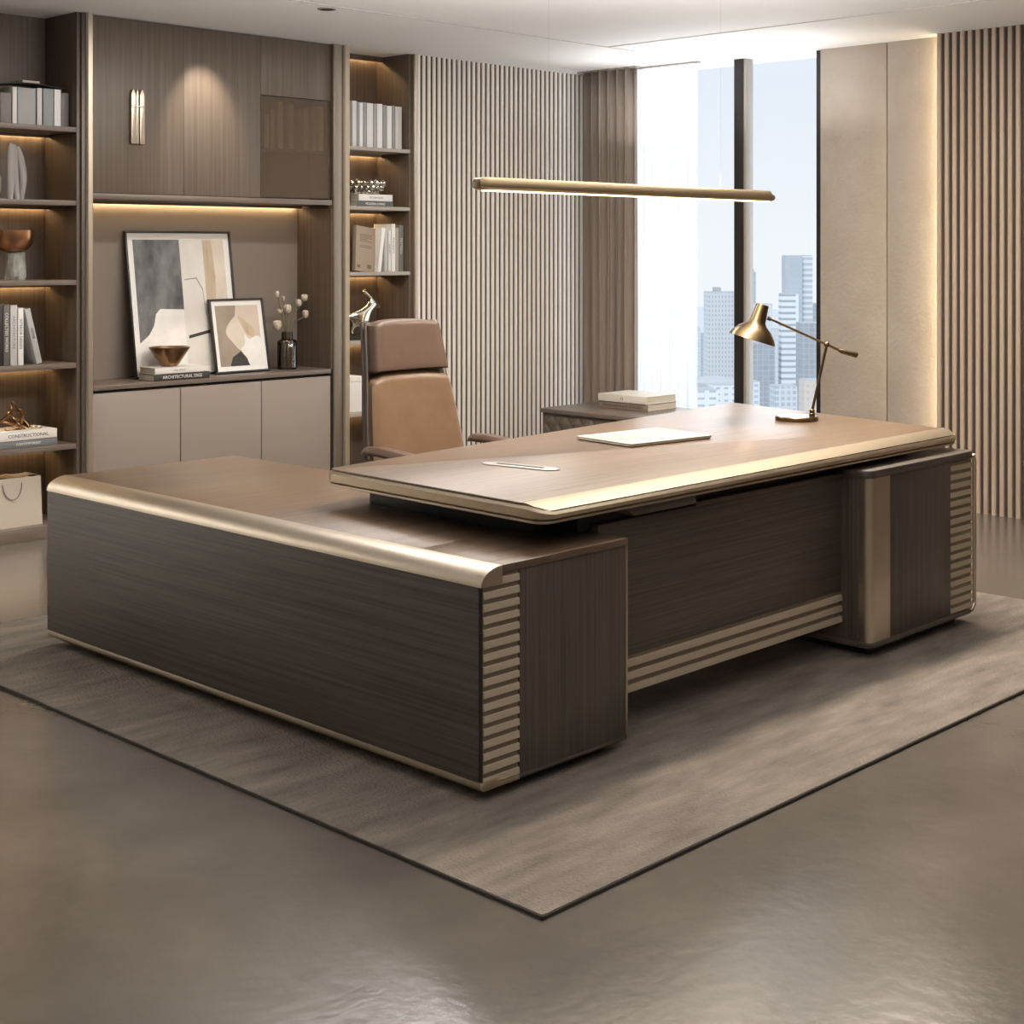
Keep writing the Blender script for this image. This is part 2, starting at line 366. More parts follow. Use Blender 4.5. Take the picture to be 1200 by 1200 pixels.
# --- modesty panel
MY = 3.08
mod = bx(RX1, 4.985, MY, MY+.03, .252, .69).build('modesty_panel', M['desk_wood_x'], desk, bevel=.001)
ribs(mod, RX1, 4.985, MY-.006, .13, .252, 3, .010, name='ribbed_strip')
bx(RX1, 4.985, MY+.03, MY+.05, .13, .69).build('back_board', M['dark'], mod, smooth=0)
tag(bx(4.05, 4.985, MY-.012, MY+.03, .69, .705).build('top_rail', M['desk_wood_x'], mod, bevel=.002))

# --- right pedestal
QX0, QX1, QY0, QY1, QZ0, QZ1 = 4.977, 5.805, 2.952, 3.70, .05, .722
def rounded(x0, x1, y0, y1, r, n=6):
    """outline with its two front corners rounded"""
    pts = [(x1, y1), (x0, y1)]
    pts += [(x0+r-r*math.cos(a), y0+r-r*math.sin(a)) for a in [PI/2*k/n for k in range(n+1)]]
    pts += [(x1-r+r*math.sin(a), y0+r-r*math.cos(a)) for a in [PI/2*k/n for k in range(n+1)]]
    return pts
ped = bx(QX0+.001, QX1-.01, QY0+.05, QY1, QZ0+.02, QZ1-.03).build('pedestal', M['desk_wood_z'], desk, bevel=.002)
bx(QX0+.145, QX1-.2, QY0+.004, QY0+.05, QZ0+.02, QZ1-.03).build('front_panel', M['desk_wood_z'], ped, bevel=.0015)
MB().prism(rounded(QX0-.004, QX1, QY0-.002, QY1, .035), lambda p, q, t: (p, q, t), QZ1-.03, QZ1).build('pedestal_top', M['desk_wood_x'], ped, bevel=.003)
MB().prism(rounded(QX0-.004, QX1-.02, QY0-.002, QY1, .035), lambda p, q, t: (p, q, t), QZ0, QZ0+.02).build('bottom_rail', M['desk_wood_x'], ped, bevel=.003)
r = .03
pts = [(QX0+r-r*math.cos(a), QY0+r-r*math.sin(a)) for a in [PI/2*k/10 for k in range(11)]] + [(QX0+.143, QY0), (QX0+.143, QY0+.05), (QX0, QY0+.05)]
MB().prism(pts, lambda p, q, t: (p, q, t), QZ0+.02, QZ1-.03).build('corner_trim', M['gold'], ped, smooth=40)
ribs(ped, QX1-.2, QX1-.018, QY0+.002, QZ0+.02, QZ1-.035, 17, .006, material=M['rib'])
# upright right-hand edge, curving in at the foot
path = [(QX1-.014, QY0, QZ1-.015)] + [(QX1-.004, QY0, QZ1-.04), (QX1-.004, QY0, QZ0+.05)] + [(QX1-.044+.04*math.cos(a), QY0, QZ0+.05-.04*math.sin(a)) for a in [PI/2*k/6 for k in range(1, 7)]]
MB().tube(path, .008, 8).build('edge_trim', M['gold_satin'], ped)
bx(QX0+.06, QX1-.08, QY0+.05, QY1-.06, .013, QZ0).build('plinth', M['dark'], ped, smooth=0)

# --- desk top
TZ0, TZ1 = .745, .803
NL, FL, FR, NR = Vector((3.215, 3.0, 0)), Vector((3.255, 4.05, 0)), Vector((6.05, 4.36, 0)), Vector((5.80, 3.02, 0))
def lerp(a, b, t): return a+(b-a)*t
def outline(rn, rf, inset=0):
    """table outline, corners rounded: near corners by rn, far corners by rf; inset only along the near edge"""
    nl = NL+Vector((0, inset, 0)); nr = NR+Vector((0, inset, 0)); res = []
    for prv, c, nx, r in ((FL, nl, nr, rn), (nl, nr, FR, rn*1.6), (nr, FR, FL, rf), (FR, FL, nl, rf)):
        a = c+(prv-c).normalized()*r; b = c+(nx-c).normalized()*r
        for k in range(7):
            t = k/6; res.append(((1-t)**2*a+2*t*(1-t)*c+t*t*b))
    return [(p.x, p.y) for p in res]
top = MB().prism(outline(.05, .04, .0), lambda p, q, t: (p, q, t), TZ0+.012, TZ1-.022).build('desktop', M['desk_wood_x'], desk)
def offset_ring(pts, d):
    n = len(pts); c = Vector((4.6, 3.6)); res = []
    for i in range(n):
        a, b = Vector(pts[i-1]), Vector(pts[(i+1) % n]); t = (b-a).normalized(); nrm = Vector((-t.y, t.x))
        p = Vector(pts[i])
        if nrm.dot(c-p) < 0: nrm = -nrm
        res.append(p+nrm*d)
    return [(p.x, p.y) for p in res]
base = outline(.05, .04)
def zt(i):
    """height of the groove: close under the veneer on the left and far sides, lower along the front"""
    n = len(base); a = 7
    f = min(1, i/6) if i < 7 else 1 if i < 9 else max(0, 1-(i-8)/5) if i < 14 else 0
    return lerp(TZ1-.008, TZ1-.022, f)
def band(levels, name, material, parent):
    """ring of metal round the top; a level's height is absolute or, as a tuple, measured from the groove"""
    mb = MB(); n = len(base)
    for d, z in levels:
        ring = offset_ring(base, d) if d else base
        mb.v += [Vector((p[0], p[1], zt(i)+z[0] if isinstance(z, tuple) else z)) for i, p in enumerate(ring)]
    L = len(levels)
    for j in range(L):
        for i in range(n):
            mb.f.append((j*n+i, j*n+(i+1) % n, ((j+1) % L)*n+(i+1) % n, ((j+1) % L)*n+i)); mb.m.append(0)
    return mb.build(name, material, parent, smooth=40)
band([(.0, TZ0+.012), (-.008, TZ0+.016), (-.010, (-.008,)), (-.003, (0,)), (.02, (0,)), (.02, TZ0+.012)], 'edge_band', M['gold_satin'], top)
band([(.0, TZ0), (-.006, TZ0+.003), (-.006, TZ0+.009), (.0, TZ0+.012), (.03, TZ0+.012), (.03, TZ0)], 'lower_lip', M['gold'], top)
band([(.004, (-.001,)), (.004, (.0035,)), (.03, (.0035,)), (.03, (-.001,))], 'shadow_groove', M['black'], top)
# veneer field and the broad sloping champagne edge along the front
field = outline(.004, .035, .085)
MB().prism(offset_ring(field, .002), lambda p, q, t: (p, q, t), TZ1-.0075, TZ1).build('veneer_field', M['top_wood'], top, bevel=.0012)
mb = MB(); nu, nv = 40, 12
def corner_in(yo, r):                                 # how far the rounded corner eats into the edge at depth yo
    return r*(1-math.sqrt(max(0, 1-(1-min(1, yo/r))**2)))*.8
rows = []
for j in range(nv+1):
    v = j/nv; yo = .002+.084*v; row = []
    z = TZ1-.0185*(1-v)**1.9
    xa, xb = lerp(NL, FL, yo/1.05).x+.002+corner_in(yo, .05), lerp(NR, FR, yo/1.34).x-.002-corner_in(yo, .08)
    for i in range(-1, nu+2):
        u = min(1, max(0, i/nu)); row.append((lerp(xa, xb, u), lerp(NL.y, NR.y, u)+yo, z if 0 <= i <= nu else TZ1-.0215))
    rows.append(row)
w_ = nu+3
mb.add([p for row in rows for p in row], [(j*w_+i, j*w_+i+1, (j+1)*w_+i+1, (j+1)*w_+i) for j in range(nv) for i in range(w_-1)])
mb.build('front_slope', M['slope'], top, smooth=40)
# cable outlet
g0 = Vector((3.745, 3.60, TZ1))
gd = Vector((.05, -.31, 0)); gl = gd.length; gu = gd.normalized(); gv = Vector((-gu.y, gu.x, 0))
G4 = axes(g0, gu, gv, (0, 0, 1))
mb = MB(); hw, hl = .034, gl/2
oct_ = [(-hl, -hw*.35), (-hl+.03, -hw), (hl-.03, -hw), (hl, -hw*.35), (hl, hw*.35), (hl-.03, hw), (-hl+.03, hw), (-hl, hw*.35)]
gr = MB().prism(oct_, lambda p, q, t: G4 @ Vector((p, q, t)), 0, .004).build('cable_outlet', M['grommet'], top, bevel=.0015)
MB().box(-hl*.62, hl*.62, -.007, .007, .004, .0055, 0, G4).build('slot', M['black'], gr, smooth=0)
# risers that carry the top
bx(3.40, 3.545, 3.20, 4.0, RZ1, TZ0+.012).build('riser', M['dark'], desk, bevel=.002)
bx(3.50, 4.96, 3.115, 3.9, .670, TZ0+.012).build('underframe', M['dark'], desk, smooth=0)
bx(5.05, 5.7, 3.2, 3.65, QZ1, TZ0+.012).build('riser', M['dark'], desk, smooth=0)
prof = [(3.62, .745), (3.68, .712), (4.0, .712), (4.0, .745)]
MB().prism(prof, lambda p, q, t: (p, t, q), 3.03, 3.112).build('under_tray', M['desk_wood_x'], desk, bevel=.002)

# ================================================================= RUG
rug = thing('area_rug', 'large taupe pile rug with dark bound edge lying under the desk', 'rug', (4.4, 4.1, 0))
GX0, GX1, GY0, GY1 = 2.535, 6.31, 2.365, 5.82
mb = MB().grid(lambda u, v: (lerp(GX0+.004, GX1-.004, u), lerp(GY0+.004, GY1-.004, v), .0115), 60, 60)
mb.box(GX0+.004, GX1-.004, GY0+.004, GY1-.004, .001, .0112)
mb.build('pile', M['rug'], rug, smooth=0)
e_ = .004; mb = bx(GX0, GX1, GY0, GY0+e_, 0, .0095); mb.box(GX0, GX1, GY1-e_, GY1, 0, .0095); mb.box(GX0, GX0+e_, GY0, GY1, 0, .0095); mb.box(GX1-e_, GX1, GY0, GY1, 0, .0095)
mb.build('edge_binding', M['rug_edge'], rug, bevel=.001)

# ================================================================= BOOKCASE WALL
BB = 7.75                                             # back of the shelving
def led(x0, x1, z, parent, y=BB-.026, name='light_strip', m='led'):
    return bx(x0, x1, y, y+.012, z-.008, z).build(name, M[m], parent, smooth=0)
def shelf(x0, x1, z, th, material, parent):
    """shelf board with a small lip under it that hides the light strip at the back"""
    poly = [(BY+.008, z-th), (BY+.008, z), (BB, z), (BB, z-th), (BB-.045, z-th), (BB-.045, z-th-.016), (BB-.052, z-th-.016), (BB-.052, z-th)]
    return MB().prism(poly, lambda p, q, t: (t, p, q), x0, x1).build('shelf', material, parent, bevel=.0015)
# left shelving
LS = thing('bookcase', 'dark walnut open bookcase with lit shelves at the left end of the wall', 'bookcase', (3.6, 7.6, 0))
X0, X1 = 2.9, 4.20
bx(X0, X1+.02, BB, BB+.04, 0, CZ).build('back_panel', M['case_wood'], LS, smooth=0)
for a in (X0-.03, X1):
    bx(a, a+.03, BY+.005, BB, 0, CZ).build('side_panel', M['case_wood'], LS, bevel=.001)
bx(X0, X1, BY+.01, BB, 0, .07).build('base', M['shelf'], LS, bevel=.002)
for z in (2.228, 1.826, 1.392, .938, .496):
    s = shelf(X0, X1, z, .028, M['shelf'], LS)
    led(X0+.02, X1-.01, z-.028, s)
mb = bx(4.222, 4.245, BY-.01, BY+.04, 0, CZ)
mb.build('upright_trim', M['gunmetal'], LS, bevel=.002)
mb = MB(); mb.prism([(4.247, BY+.04), (4.247, BY-.012), (4.256, BY-.022), (4.282, BY-.022), (4.291, BY-.012), (4.291, BY+.04)], lambda p, q, t: (p, q, t), 0, CZ)
mb.build('upright', M['post'], LS, smooth=30)
# centre: base cabinet
CX0, CX1 = 4.291, 5.975
bc = thing('base_cabinet', 'low taupe three-door cabinet with dark top under the display niche', 'cabinet', (5.13, 7.6, 0))
bx(CX0, CX1, BY+.03, BB, .06, .765).build('carcass', M['dark'], bc, smooth=0)
bx(CX0, CX1, BY+.06, BB, 0, .06).build('plinth', M['dark'], bc, smooth=0)
for a, b in ((CX0+.002, 4.862), (4.868, 5.436), (5.442, CX1-.002)):
    bx(a, b, BY+.006, BY+.028, .065, .758).build('door', M['taupe'], bc, bevel=.002)
bx(CX0, CX1, BY, BB, .775, .803).build('countertop', M['shelf'], bc, bevel=.002)
# centre: niche lining and upper cabinet
ni = thing('display_niche', 'lit taupe niche with walnut side linings behind the framed art', 'niche', (5.13, 7.75, .803))
bx(CX0, CX1, BB+.001, BB+.03, .8035, 1.837).build('back_board', M['niche'], ni, smooth=0)
bx(CX1, CX1+.014, BY+.004, BB, .8035, 1.820).build('side_lining', M['case_wood'], ni, smooth=0)
bx(CX0, CX0+.012, BY+.05, BB, .8035, 1.820).build('side_lining', M['case_wood'], ni, smooth=0)
uc = thing('upper_cabinet', 'walnut wall cabinet with plain doors and brass pull above the niche', 'cabinet', (5.13, 7.6, 1.84))
UF = BY+.02
bx(CX0, CX1+.012, UF+.20, BB, 1.87, CZ).build('carcass', M['upper_wood'], uc, smooth=0)
bx(CX0, 5.44, UF+.03, UF+.20, 1.87, CZ).build('carcass', M['upper_wood'], uc, smooth=0)
xs = [CX0+.002, 4.895, 5.44]
for i in range(2):
    dr = bx(xs[i]+.001, xs[i+1]-.001, UF, UF+.028, 1.874, CZ-.004).build('door', M['upper_wood'], uc, bevel=.001)
    if i == 0:
        hd = MB()
        for a, b in ((4.537, 4.566), (4.568, 4.585), (4.592, 4.622)):
            pts = [(a, 2.155), (b, 2.155), (b, 2.43), (lerp(a, b, .7), 2.462), (lerp(a, b, .3), 2.462), (a, 2.43)]
            hd.prism(pts, lambda p, q, t: (p, t, q), UF-.022, UF)
        hd.box(4.535, 4.624, UF-.026, UF-.002, 2.362, 2.370)
        tag(hd.build('pull_handle', M['gold'], dr, bevel=.002), 'brass pull of three upright bars')
bx(5.442, CX1+.012, UF, UF+.028, 2.50, CZ-.004).build('top_panel', M['upper_wood'], uc, bevel=.001)
for a, b in ((5.442, 5.46), (CX1, CX1+.012)): bx(a, b, UF+.012, UF+.2, 1.874, 2.498).build('display_side', M['upper_wood'], uc, smooth=0)
bx(5.46, CX1, UF+.03, UF+.2, 2.165, 2.18).build('display_shelf', M['shelf'], uc, smooth=0)
bx(5.444, CX1+.012, UF+.004, UF+.012, 1.878, 2.496).build('glass_door', M['smoked'], uc, smooth=0)
poly = [(BY-.008, 1.838), (BY-.008, 1.87), (BB, 1.87), (BB, 1.838), (BB-.045, 1.838), (BB-.045, 1.822), (BB-.052, 1.822), (BB-.052, 1.838)]
lg = MB().prism(poly, lambda p, q, t: (t, p, q), CX0, CX1).build('bottom_shelf', M['shelf'], uc, bevel=.0015)
led(CX0+.02, CX1-.02, 1.838, lg, m='led_niche')
# right shelving
RS = thing('bookcase', 'narrow walnut open bookcase with pale shelves beside the slatted wall', 'bookcase', (6.4, 7.6, 0))
A0, A1 = 6.09, 6.65
bx(A0, A1+.02, BB, BB+.04, 0, CZ).build('back_panel', M['case_wood'], RS, smooth=0)
bx(A1, A1+.025, BY+.02, BB, 0, CZ).build('side_panel', M['case_wood'], RS, bevel=.001)
bx(A0-.09, A0, BY+.05, BB, 0, CZ).build('side_panel', M['case_wood'], RS, bevel=.001)
for z in (2.222, 1.838, 1.412, .968, .505):
    s = shelf(A0, A1, z, .024, M['shelf_pale'], RS)
    led(A0+.02, A1-.01, z-.024, s)
led(A0+.02, A1-.01, CZ-.002, RS)
bx(A0, A1, BY+.02, BB, 0, .07).build('base', M['shelf'], RS, bevel=.002)
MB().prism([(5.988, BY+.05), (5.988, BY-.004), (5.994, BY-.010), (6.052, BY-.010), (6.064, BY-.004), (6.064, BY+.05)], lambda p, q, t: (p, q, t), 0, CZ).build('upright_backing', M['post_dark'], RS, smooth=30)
mb = MB(); mb.prism([(6.0645, BY+.05), (6.0645, BY-.012), (6.072, BY-.022), (6.106, BY-.022), (6.113, BY-.012), (6.113, BY+.05)], lambda p, q, t: (p, q, t), 0, CZ)
mb.build('upright', M['post'], RS, smooth=30)
bx(A0, A1, BB-.07, BB-.06, CZ-.035, CZ).build('valance', M['case_wood'], RS, smooth=0)
mb = MB(); mb.prism([(6.676, BY+.06), (6.676, BY-.005), (6.682, BY-.012), (6.696, BY-.012), (6.700, BY-.005), (6.700, BY+.06)], lambda p, q, t: (p, q, t), 0, CZ)
mb.build('upright', M['post'], RS, smooth=30)
# recessed downlight over the upper cabinet
dl = thing('ceiling_downlight', 'small recessed ceiling downlight in front of the upper cabinet', 'downlight', (5.086, 6.338, CZ-.006))
MB().lathe([(.038, 0), (.05, 0), (.05, .006), (.038, .006)], (5.086, 6.338, CZ-.006), closed=False).build('trim_ring', M['shelf_pale'], dl)
MB().lathe([(.001, .001), (.038, .001), (.038, .005), (.001, .005)], (5.086, 6.338, CZ-.006)).build('lens', M['black'], dl)
sp = bpy.data.lights.new('cabinet_spot', 'SPOT'); sp.energy = 60; sp.color = WARM; sp.spot_size = math.radians(56); sp.spot_blend = .9; sp.shadow_soft_size = .02
spo = bpy.data.objects.new('cabinet_spot', sp); COL.objects.link(spo); spo.location = (5.02, 7.06, 2.84); spo.rotation_euler = (math.radians(34), 0, 0)

# ================================================================= SHELF OBJECTS
def cmat(name, c, rough=.6): return mat(name, c, rough)
INK = cmat('dark_ink', (.03, .03, .03)); PALEINK = cmat('pale_ink', (.75, .73, .70)); GREYINK = cmat('grey_ink', (.22, .21, .20))
def book(label, x0, th, z0, h, dp, yf, col, tilt=0., group=None, title=None, ink=None, flat=False, name='book', rz=0):
    """upright book, spine to the room: th thick along x, h high, dp deep; tilt leans it about the y axis (radians, + to the right)"""
    t = thing(name, label, 'book', (x0, yf, z0), 0, group)
    t.rotation_euler = (0, tilt, rz); 
    W = Matrix.Translation((x0, yf, z0)) @ Matrix.Rotation(rz, 4, 'Z') @ Matrix.Rotation(tilt, 4, 'Y'); WORLD[t.name] = W
    c = .0025
    cv = MB().box(0, c, 0, dp, 0, h); cv.box(th-c, th, 0, dp, 0, h); cv.box(0, th, 0, c*1.6, 0, h)
    m = cmat('book_cover', col, .5)
    cv.build('cover', m, t, bevel=.0012, world=False)
    MB().box(c, th-c, c*1.6, dp-.004, .004, h-.004).build('pages', M['paper'], t, world=False, smooth=0)
    if title:
        text('spine_title', title, min(th*.62, .03), ink or INK, t, W @ axes((th/2, -.0006, h*.55), (0, 0, -1), (1, 0, 0), (0, -1, 0)))
    return t
def flatbook(label, c, lx, ly, th, z0, col, rz=0, group=None, title=None, ink=None, spine='y', ts=.02):
    """book lying flat; spine on its -y side (or -x), page edges elsewhere"""
    t = thing('book', label, 'book', (c[0], c[1], z0), rz, group); W = WORLD[t.name]; k = .003
    cv = MB().box(-lx/2, lx/2, -ly/2, ly/2, 0, k); cv.box(-lx/2, lx/2, -ly/2, ly/2, th-k, th)
    if spine == 'y': cv.box(-lx/2, lx/2, -ly/2, -ly/2+k, 0, th)
    else: cv.box(-lx/2, -lx/2+k, -ly/2, ly/2, 0, th)
    cv.build('cover', cmat('book_cover', col, .5), t, bevel=.001, world=False)
    MB().box(-lx/2+.004, lx/2-.004, -ly/2+.004, ly/2-.004, k, th-k).build('pages', M['paper'], t, world=False, smooth=0)
    if title:
        if spine == 'y': text('spine_title', title, ts, ink or INK, t, W @ axes((0, -ly/2-.0006, th/2), (1, 0, 0), (0, 0, 1), (0, -1, 0)))
        else: text('spine_title', title, ts, ink or INK, t, W @ axes((-lx/2-.0006, 0, th/2), (0, -1, 0), (0, 0, 1), (-1, 0, 0)))
    return t

# -- left bookcase, top shelf
g = 'grey and white books on the left top shelf'; z = 2.228
book('taupe book at the far left of the top shelf row, cut by the frame edge', 3.790, .062, z, .165, .2, 7.47, (.20, .175, .16), group=g)
book('thin white-spined book left of the silver cover on the top left shelf', 3.858, .026, z, .20, .2, 7.47, (.72, .70, .67), group=g)
book('broad silver-grey book with dark lower edge on the top left shelf', 3.890, .105, z, .20, .2, 7.475, (.36, .36, .36), group=g)
book('pale narrow book right of the silver-grey book on the top left shelf', 4.000, .030, z, .205, .2, 7.47, (.62, .60, .57), group=g)
book('blue-grey book in the middle right of the top left shelf', 4.036, .062, z, .205, .2, 7.47, (.27, .29, .30), group=g)
book('bright white book second from the right on the top left shelf', 4.102, .040, z, .205, .2, 7.47, (.80, .79, .77), group=g)
book('dull grey book at the right end of the top left shelf', 4.146, .046, z, .19, .2, 7.475, (.17, .15, .14), group=g)
tr = thing('tray', 'dark curved tray lying over the books on the top left shelf', 'tray', (3.97, 7.57, z+.207))
MB().grid(lambda u, v: (3.78+.40*u, 7.49+.15*v, z+.2075+.018*math.sin(PI*min(1, u*1.02))), 24, 3).build('rim', M['black'], tr)
tr.children[0].modifiers.new('thick', 'SOLIDIFY').thickness = .006; tr.children[0].modifiers['thick'].offset = 1
flatbook('small pale notebook on the dark tray above the top left shelf books', (3.99, 7.56), .10, .09, .014, z+.233, (.55, .51, .46))
# -- second shelf
lf = thing('leaf_sculpture', 'grey sculpture of three upright leaf blades on the second left shelf', 'sculpture', (3.91, 7.53, 1.826))
def blade(cx, wdt, h, bend, lean, yy):
    def fn(u, v):
        wv = wdt*(.62+.5*math.sin(PI*(.12+.72*v)))*(1-max(0, v-.8)**1.6*12*.42)
        a = 2*PI*u
        return (cx+lean*v+bend*math.sin(PI*v)+wv*.5*math.cos(a), yy+.018*math.sin(a)*(1-.7*v)+.01*v, 1.826+h*v)
    return MB().grid(fn, 18, 16)
mg = mat('grey_ceramic', (.27, .25, .235), .5, 0, (.36, .34, .32), (8, 8, 2))
for a in ((3.868, .042, .305, .004, .012, 7.52), (3.915, .040, .300, -.006, -.012, 7.53), (3.946, .040, .292, .022, -.012, 7.55)):
    blade(*a).build('blade', mg, lf, smooth=60)
solo(MB().lathe([(.03, 0), (.048, .05), (.05, .11), (.038, .15), (.022, .165), (.018, .165), (.03, .14)], (3.775, 7.54, 1.826)), 'vase', mat('olive_ceramic', (.19, .18, .12), .5, 0, (.28, .27, .2), (9, 9, 9)), (3.775, 7.54, 1.826), 'olive green round vase at the frame edge on the second left shelf', 'vase')
# -- third shelf: footed bowl
gb = thing('footed_bowl', 'copper bowl on a rough grey stone foot on the third left shelf', 'bowl', (3.91, 7.55, 1.392))
MB().lathe([(.03, .150), (.070, .165), (.098, .195), (.106, .235), (.106, .270), (.102, .270), (.100, .235), (.09, .20), (.06, .175), (.01, .165)], (3.905, 7.55, 1.392), 48).build('bowl', M['copper'], gb)
stone = mat('rough_grey_stone', (.18, .18, .16), .6, 0, (.36, .36, .32), (25, 25, 12), bump=.5, bscale=60)
MB().lathe([(.052, 0), (.056, .02), (.050, .07), (.044, .12), (.046, .150), (.03, .155)], (3.918, 7.55, 1.392), 14, wob=lambda a, j: 1+.10*math.sin(3*a+j)+.06*math.sin(7*a)).build('foot', stone, gb, smooth=25)
# -- fourth shelf: books
g = 'books on the left middle shelf'; z = .938
book('black book at the frame edge on the fourth left shelf', 3.775, .030, z, .325, .22, 7.47, (.02, .02, .02), group=g)
book('dark grey book with a pale label on the fourth left shelf', 3.807, .036, z, .325, .22, 7.47, (.12, .11, .10), group=g, title='COLLECTED WORKS', ink=PALEINK)
book('pale grey book with faint spine lettering on the fourth left shelf', 3.845, .040, z, .322, .22, 7.468, (.50, .49, .47), group=g, title='ARCHITECTURE', ink=GREYINK)
book('white book with dark spine lettering on the fourth left shelf', 3.888, .032, z, .306, .22, 7.466, (.76, .75, .72), group=g, title='INTERIOR DESIGN', ink=INK)
book('grey book leaning to the left on the fourth left shelf', 3.998, .034, z, .305, .22, 7.47, (.42, .42, .41), tilt=-.235, group=g, title='HOME', ink=INK)
# -- fifth shelf: stack and knot
g = 'books stacked under the bronze knot'; z = .496
flatbook('slate grey book at the bottom of the stack under the bronze knot', (3.94, 7.57), .34, .24, .040, z, (.16, .165, .17), 0, g, 'CONTEMPORARY', PALEINK, ts=.018)
flatbook('white book with dark lettering on its spine under the bronze knot', (3.94, 7.57), .335, .24, .048, z+.0402, (.74, .71, .66), 0, g, 'CONSTRUCTIONAL', INK, ts=.026)
zk = z+.0885
kn = MB()
for ph, (ax, ay, az, cx_, cz_) in enumerate(((.055, .03, .05, 3.895, .075), (.04, .035, .06, 3.918, .085), (.035, .04, .035, 3.893, .055))):
    pts = []
    for k in range(36):
        a = 2*PI*k/36
        pts.append((cx_+ax*math.cos(a+ph)+.012*math.sin(3*a), 7.53+ay*math.sin(2*a+ph), zk+cz_+az*math.sin(a)+.01*math.cos(3*a+ph)))
    kn.tube(pts, .0075, 10, cyclic=True)
kn.tube([(3.85+.09*k/8, 7.53, zk+.006) for k in range(9)], .007, 8)
solo(kn, 'knot_sculpture', M['bronze'], (3.90, 7.53, zk), 'dark bronze openwork knot sculpture on the white book', 'sculpture')
solo(MB().tube([(3.985+.075*k/8, 7.51+.012*math.sin(k), zk+.009+.004*math.sin(k*1.7)) for k in range(9)], [.003, .008, .009, .007, .009, .006, .008, .007, .002], 10), 'trinket', mat('pale_brass', (.55, .46, .32), .35, .8), (3.99, 7.51, zk), 'small pale gold trinket beside the bronze knot on the white book', 'trinket')
# -- bottom: paper bag
bag = thing('gift_bag', 'beige paper bag with rope handle on the bottom left shelf', 'bag', (3.90, 7.57, .0705))
mb = MB(); bx0, bx1, by0, by1, bz = 3.74, 4.032, 7.47, 7.63, .0705
tw = lambda p, q: p
mb.add([(bx0, by0, bz), (bx1, by0, bz), (bx1, by1, bz), (bx0, by1, bz), (bx0+.004, by0+.012, bz+.265), (bx1-.004, by0+.012, bz+.262), (bx1-.004, by1-.012, bz+.265), (bx0+.004, by1-.012, bz+.265)],
       [(0, 1, 2, 3), (0, 1, 5, 4), (1, 2, 6, 5), (2, 3, 7, 6), (3, 0, 4, 7)])
b = mb.build('bag_body', cmat('beige_card', (.50, .43, .35)), bag, smooth=0)
s = b.modifiers.new('thick', 'SOLIDIFY'); s.thickness = .002
MB().tube([(3.862+.055*math.cos(a), 7.470+.0095*(1+math.sin(a)), bz+.235+.085*math.sin(a)) for a in [PI+PI*k/14 for k in range(15)]], .0026, 8).build('rope_handle', cmat('taupe_rope', (.22, .18, .15)), bag)
ts_ = MB().grid(lambda u, v: (bx0+.02+.25*u, by0+.02+.12*v, bz+.262+.008*math.sin(9*u+5*v)+.008*math.sin(17*u)*math.sin(PI*v)), 24, 8)
ts_.build('tissue', cmat('brown_tissue', (.23, .15, .09)), bag)

# -- right bookcase
g = 'white and grey books on the right top shelf'; z = 2.222; xx = 6.205
cols = [(.66, 'pale white'), (.30, 'thin grey'), (.74, 'narrow white'), (.34, 'mid grey'), (.70, 'broad white'), (.36, 'slim grey'), (.76, 'bright white'), (.30, 'dark grey'), (.78, 'wide bright white'), (.34, 'grey'), (.62, 'soft white')]
ths = [.038, .022, .034, .028, .058, .030, .050, .036, .046, .026, .062]
ordn = ['first', 'second', 'third', 'fourth', 'fifth', 'sixth', 'seventh', 'eighth', 'ninth', 'tenth', 'last']
for i, ((v, nm), th) in enumerate(zip(cols, ths)):
    book(f'{nm} book, {ordn[i]} from the left on the right top shelf', xx, th-.003, z, .30-.003*(i % 3)-.0010*i, .2, 7.47, (v, v*.995, v*.98), group=g)
    xx += th
z = 1.838; g = 'stacked books under the beaded bowl'
flatbook('dark book with a pale spine band under the beaded bowl', (6.40, 7.57), .31, .2, .036, z, (.10, .105, .10), 0, g, 'MODERN LIVING', PALEINK, ts=.022)
flatbook('white book on top of the dark book under the beaded bowl', (6.405, 7.57), .29, .2, .046, z+.0362, (.76, .74, .70), 0, g, 'DECORATION', GREYINK, ts=.018)
zb = z+.0825
bb = thing('beaded_bowl', 'openwork silver bowl on the stacked books in the right bookcase', 'bowl', (6.37, 7.56, zb))
MB().lathe([(.07, 0), (.11, .02), (.135, .055), (.13, .075), (.122, .075), (.122, .055), (.10, .03), (.06, .012)], (6.37, 7.56, zb), 32).build('bowl', mat('bowl_inner', (.10, .085, .07), .5), bb)
bd = MB()
for j in range(3):
    for i in range(20):
        a = 2*PI*(i+.5*j)/20; rr = .092+.046*(j/2)**.6; s_ = .013+.004*((i*7+j*3) % 3)
        bd.sphere((6.37+rr*math.cos(a), 7.56+rr*math.sin(a), zb+.016+.028*j), s_, 8)
bd.build('beads', M['silver'], bb)
solo(MB().lathe([(.02, 0), (.026, .06), (.018, .13), (.010, .17), (.014, .20), (.012, .245), (.004, .25)], (6.185, 7.50, z), 24), 'vase', M['dark'], (6.185, 7.50, z), 'slim black vase left of the stacked books in the right bookcase', 'vase')
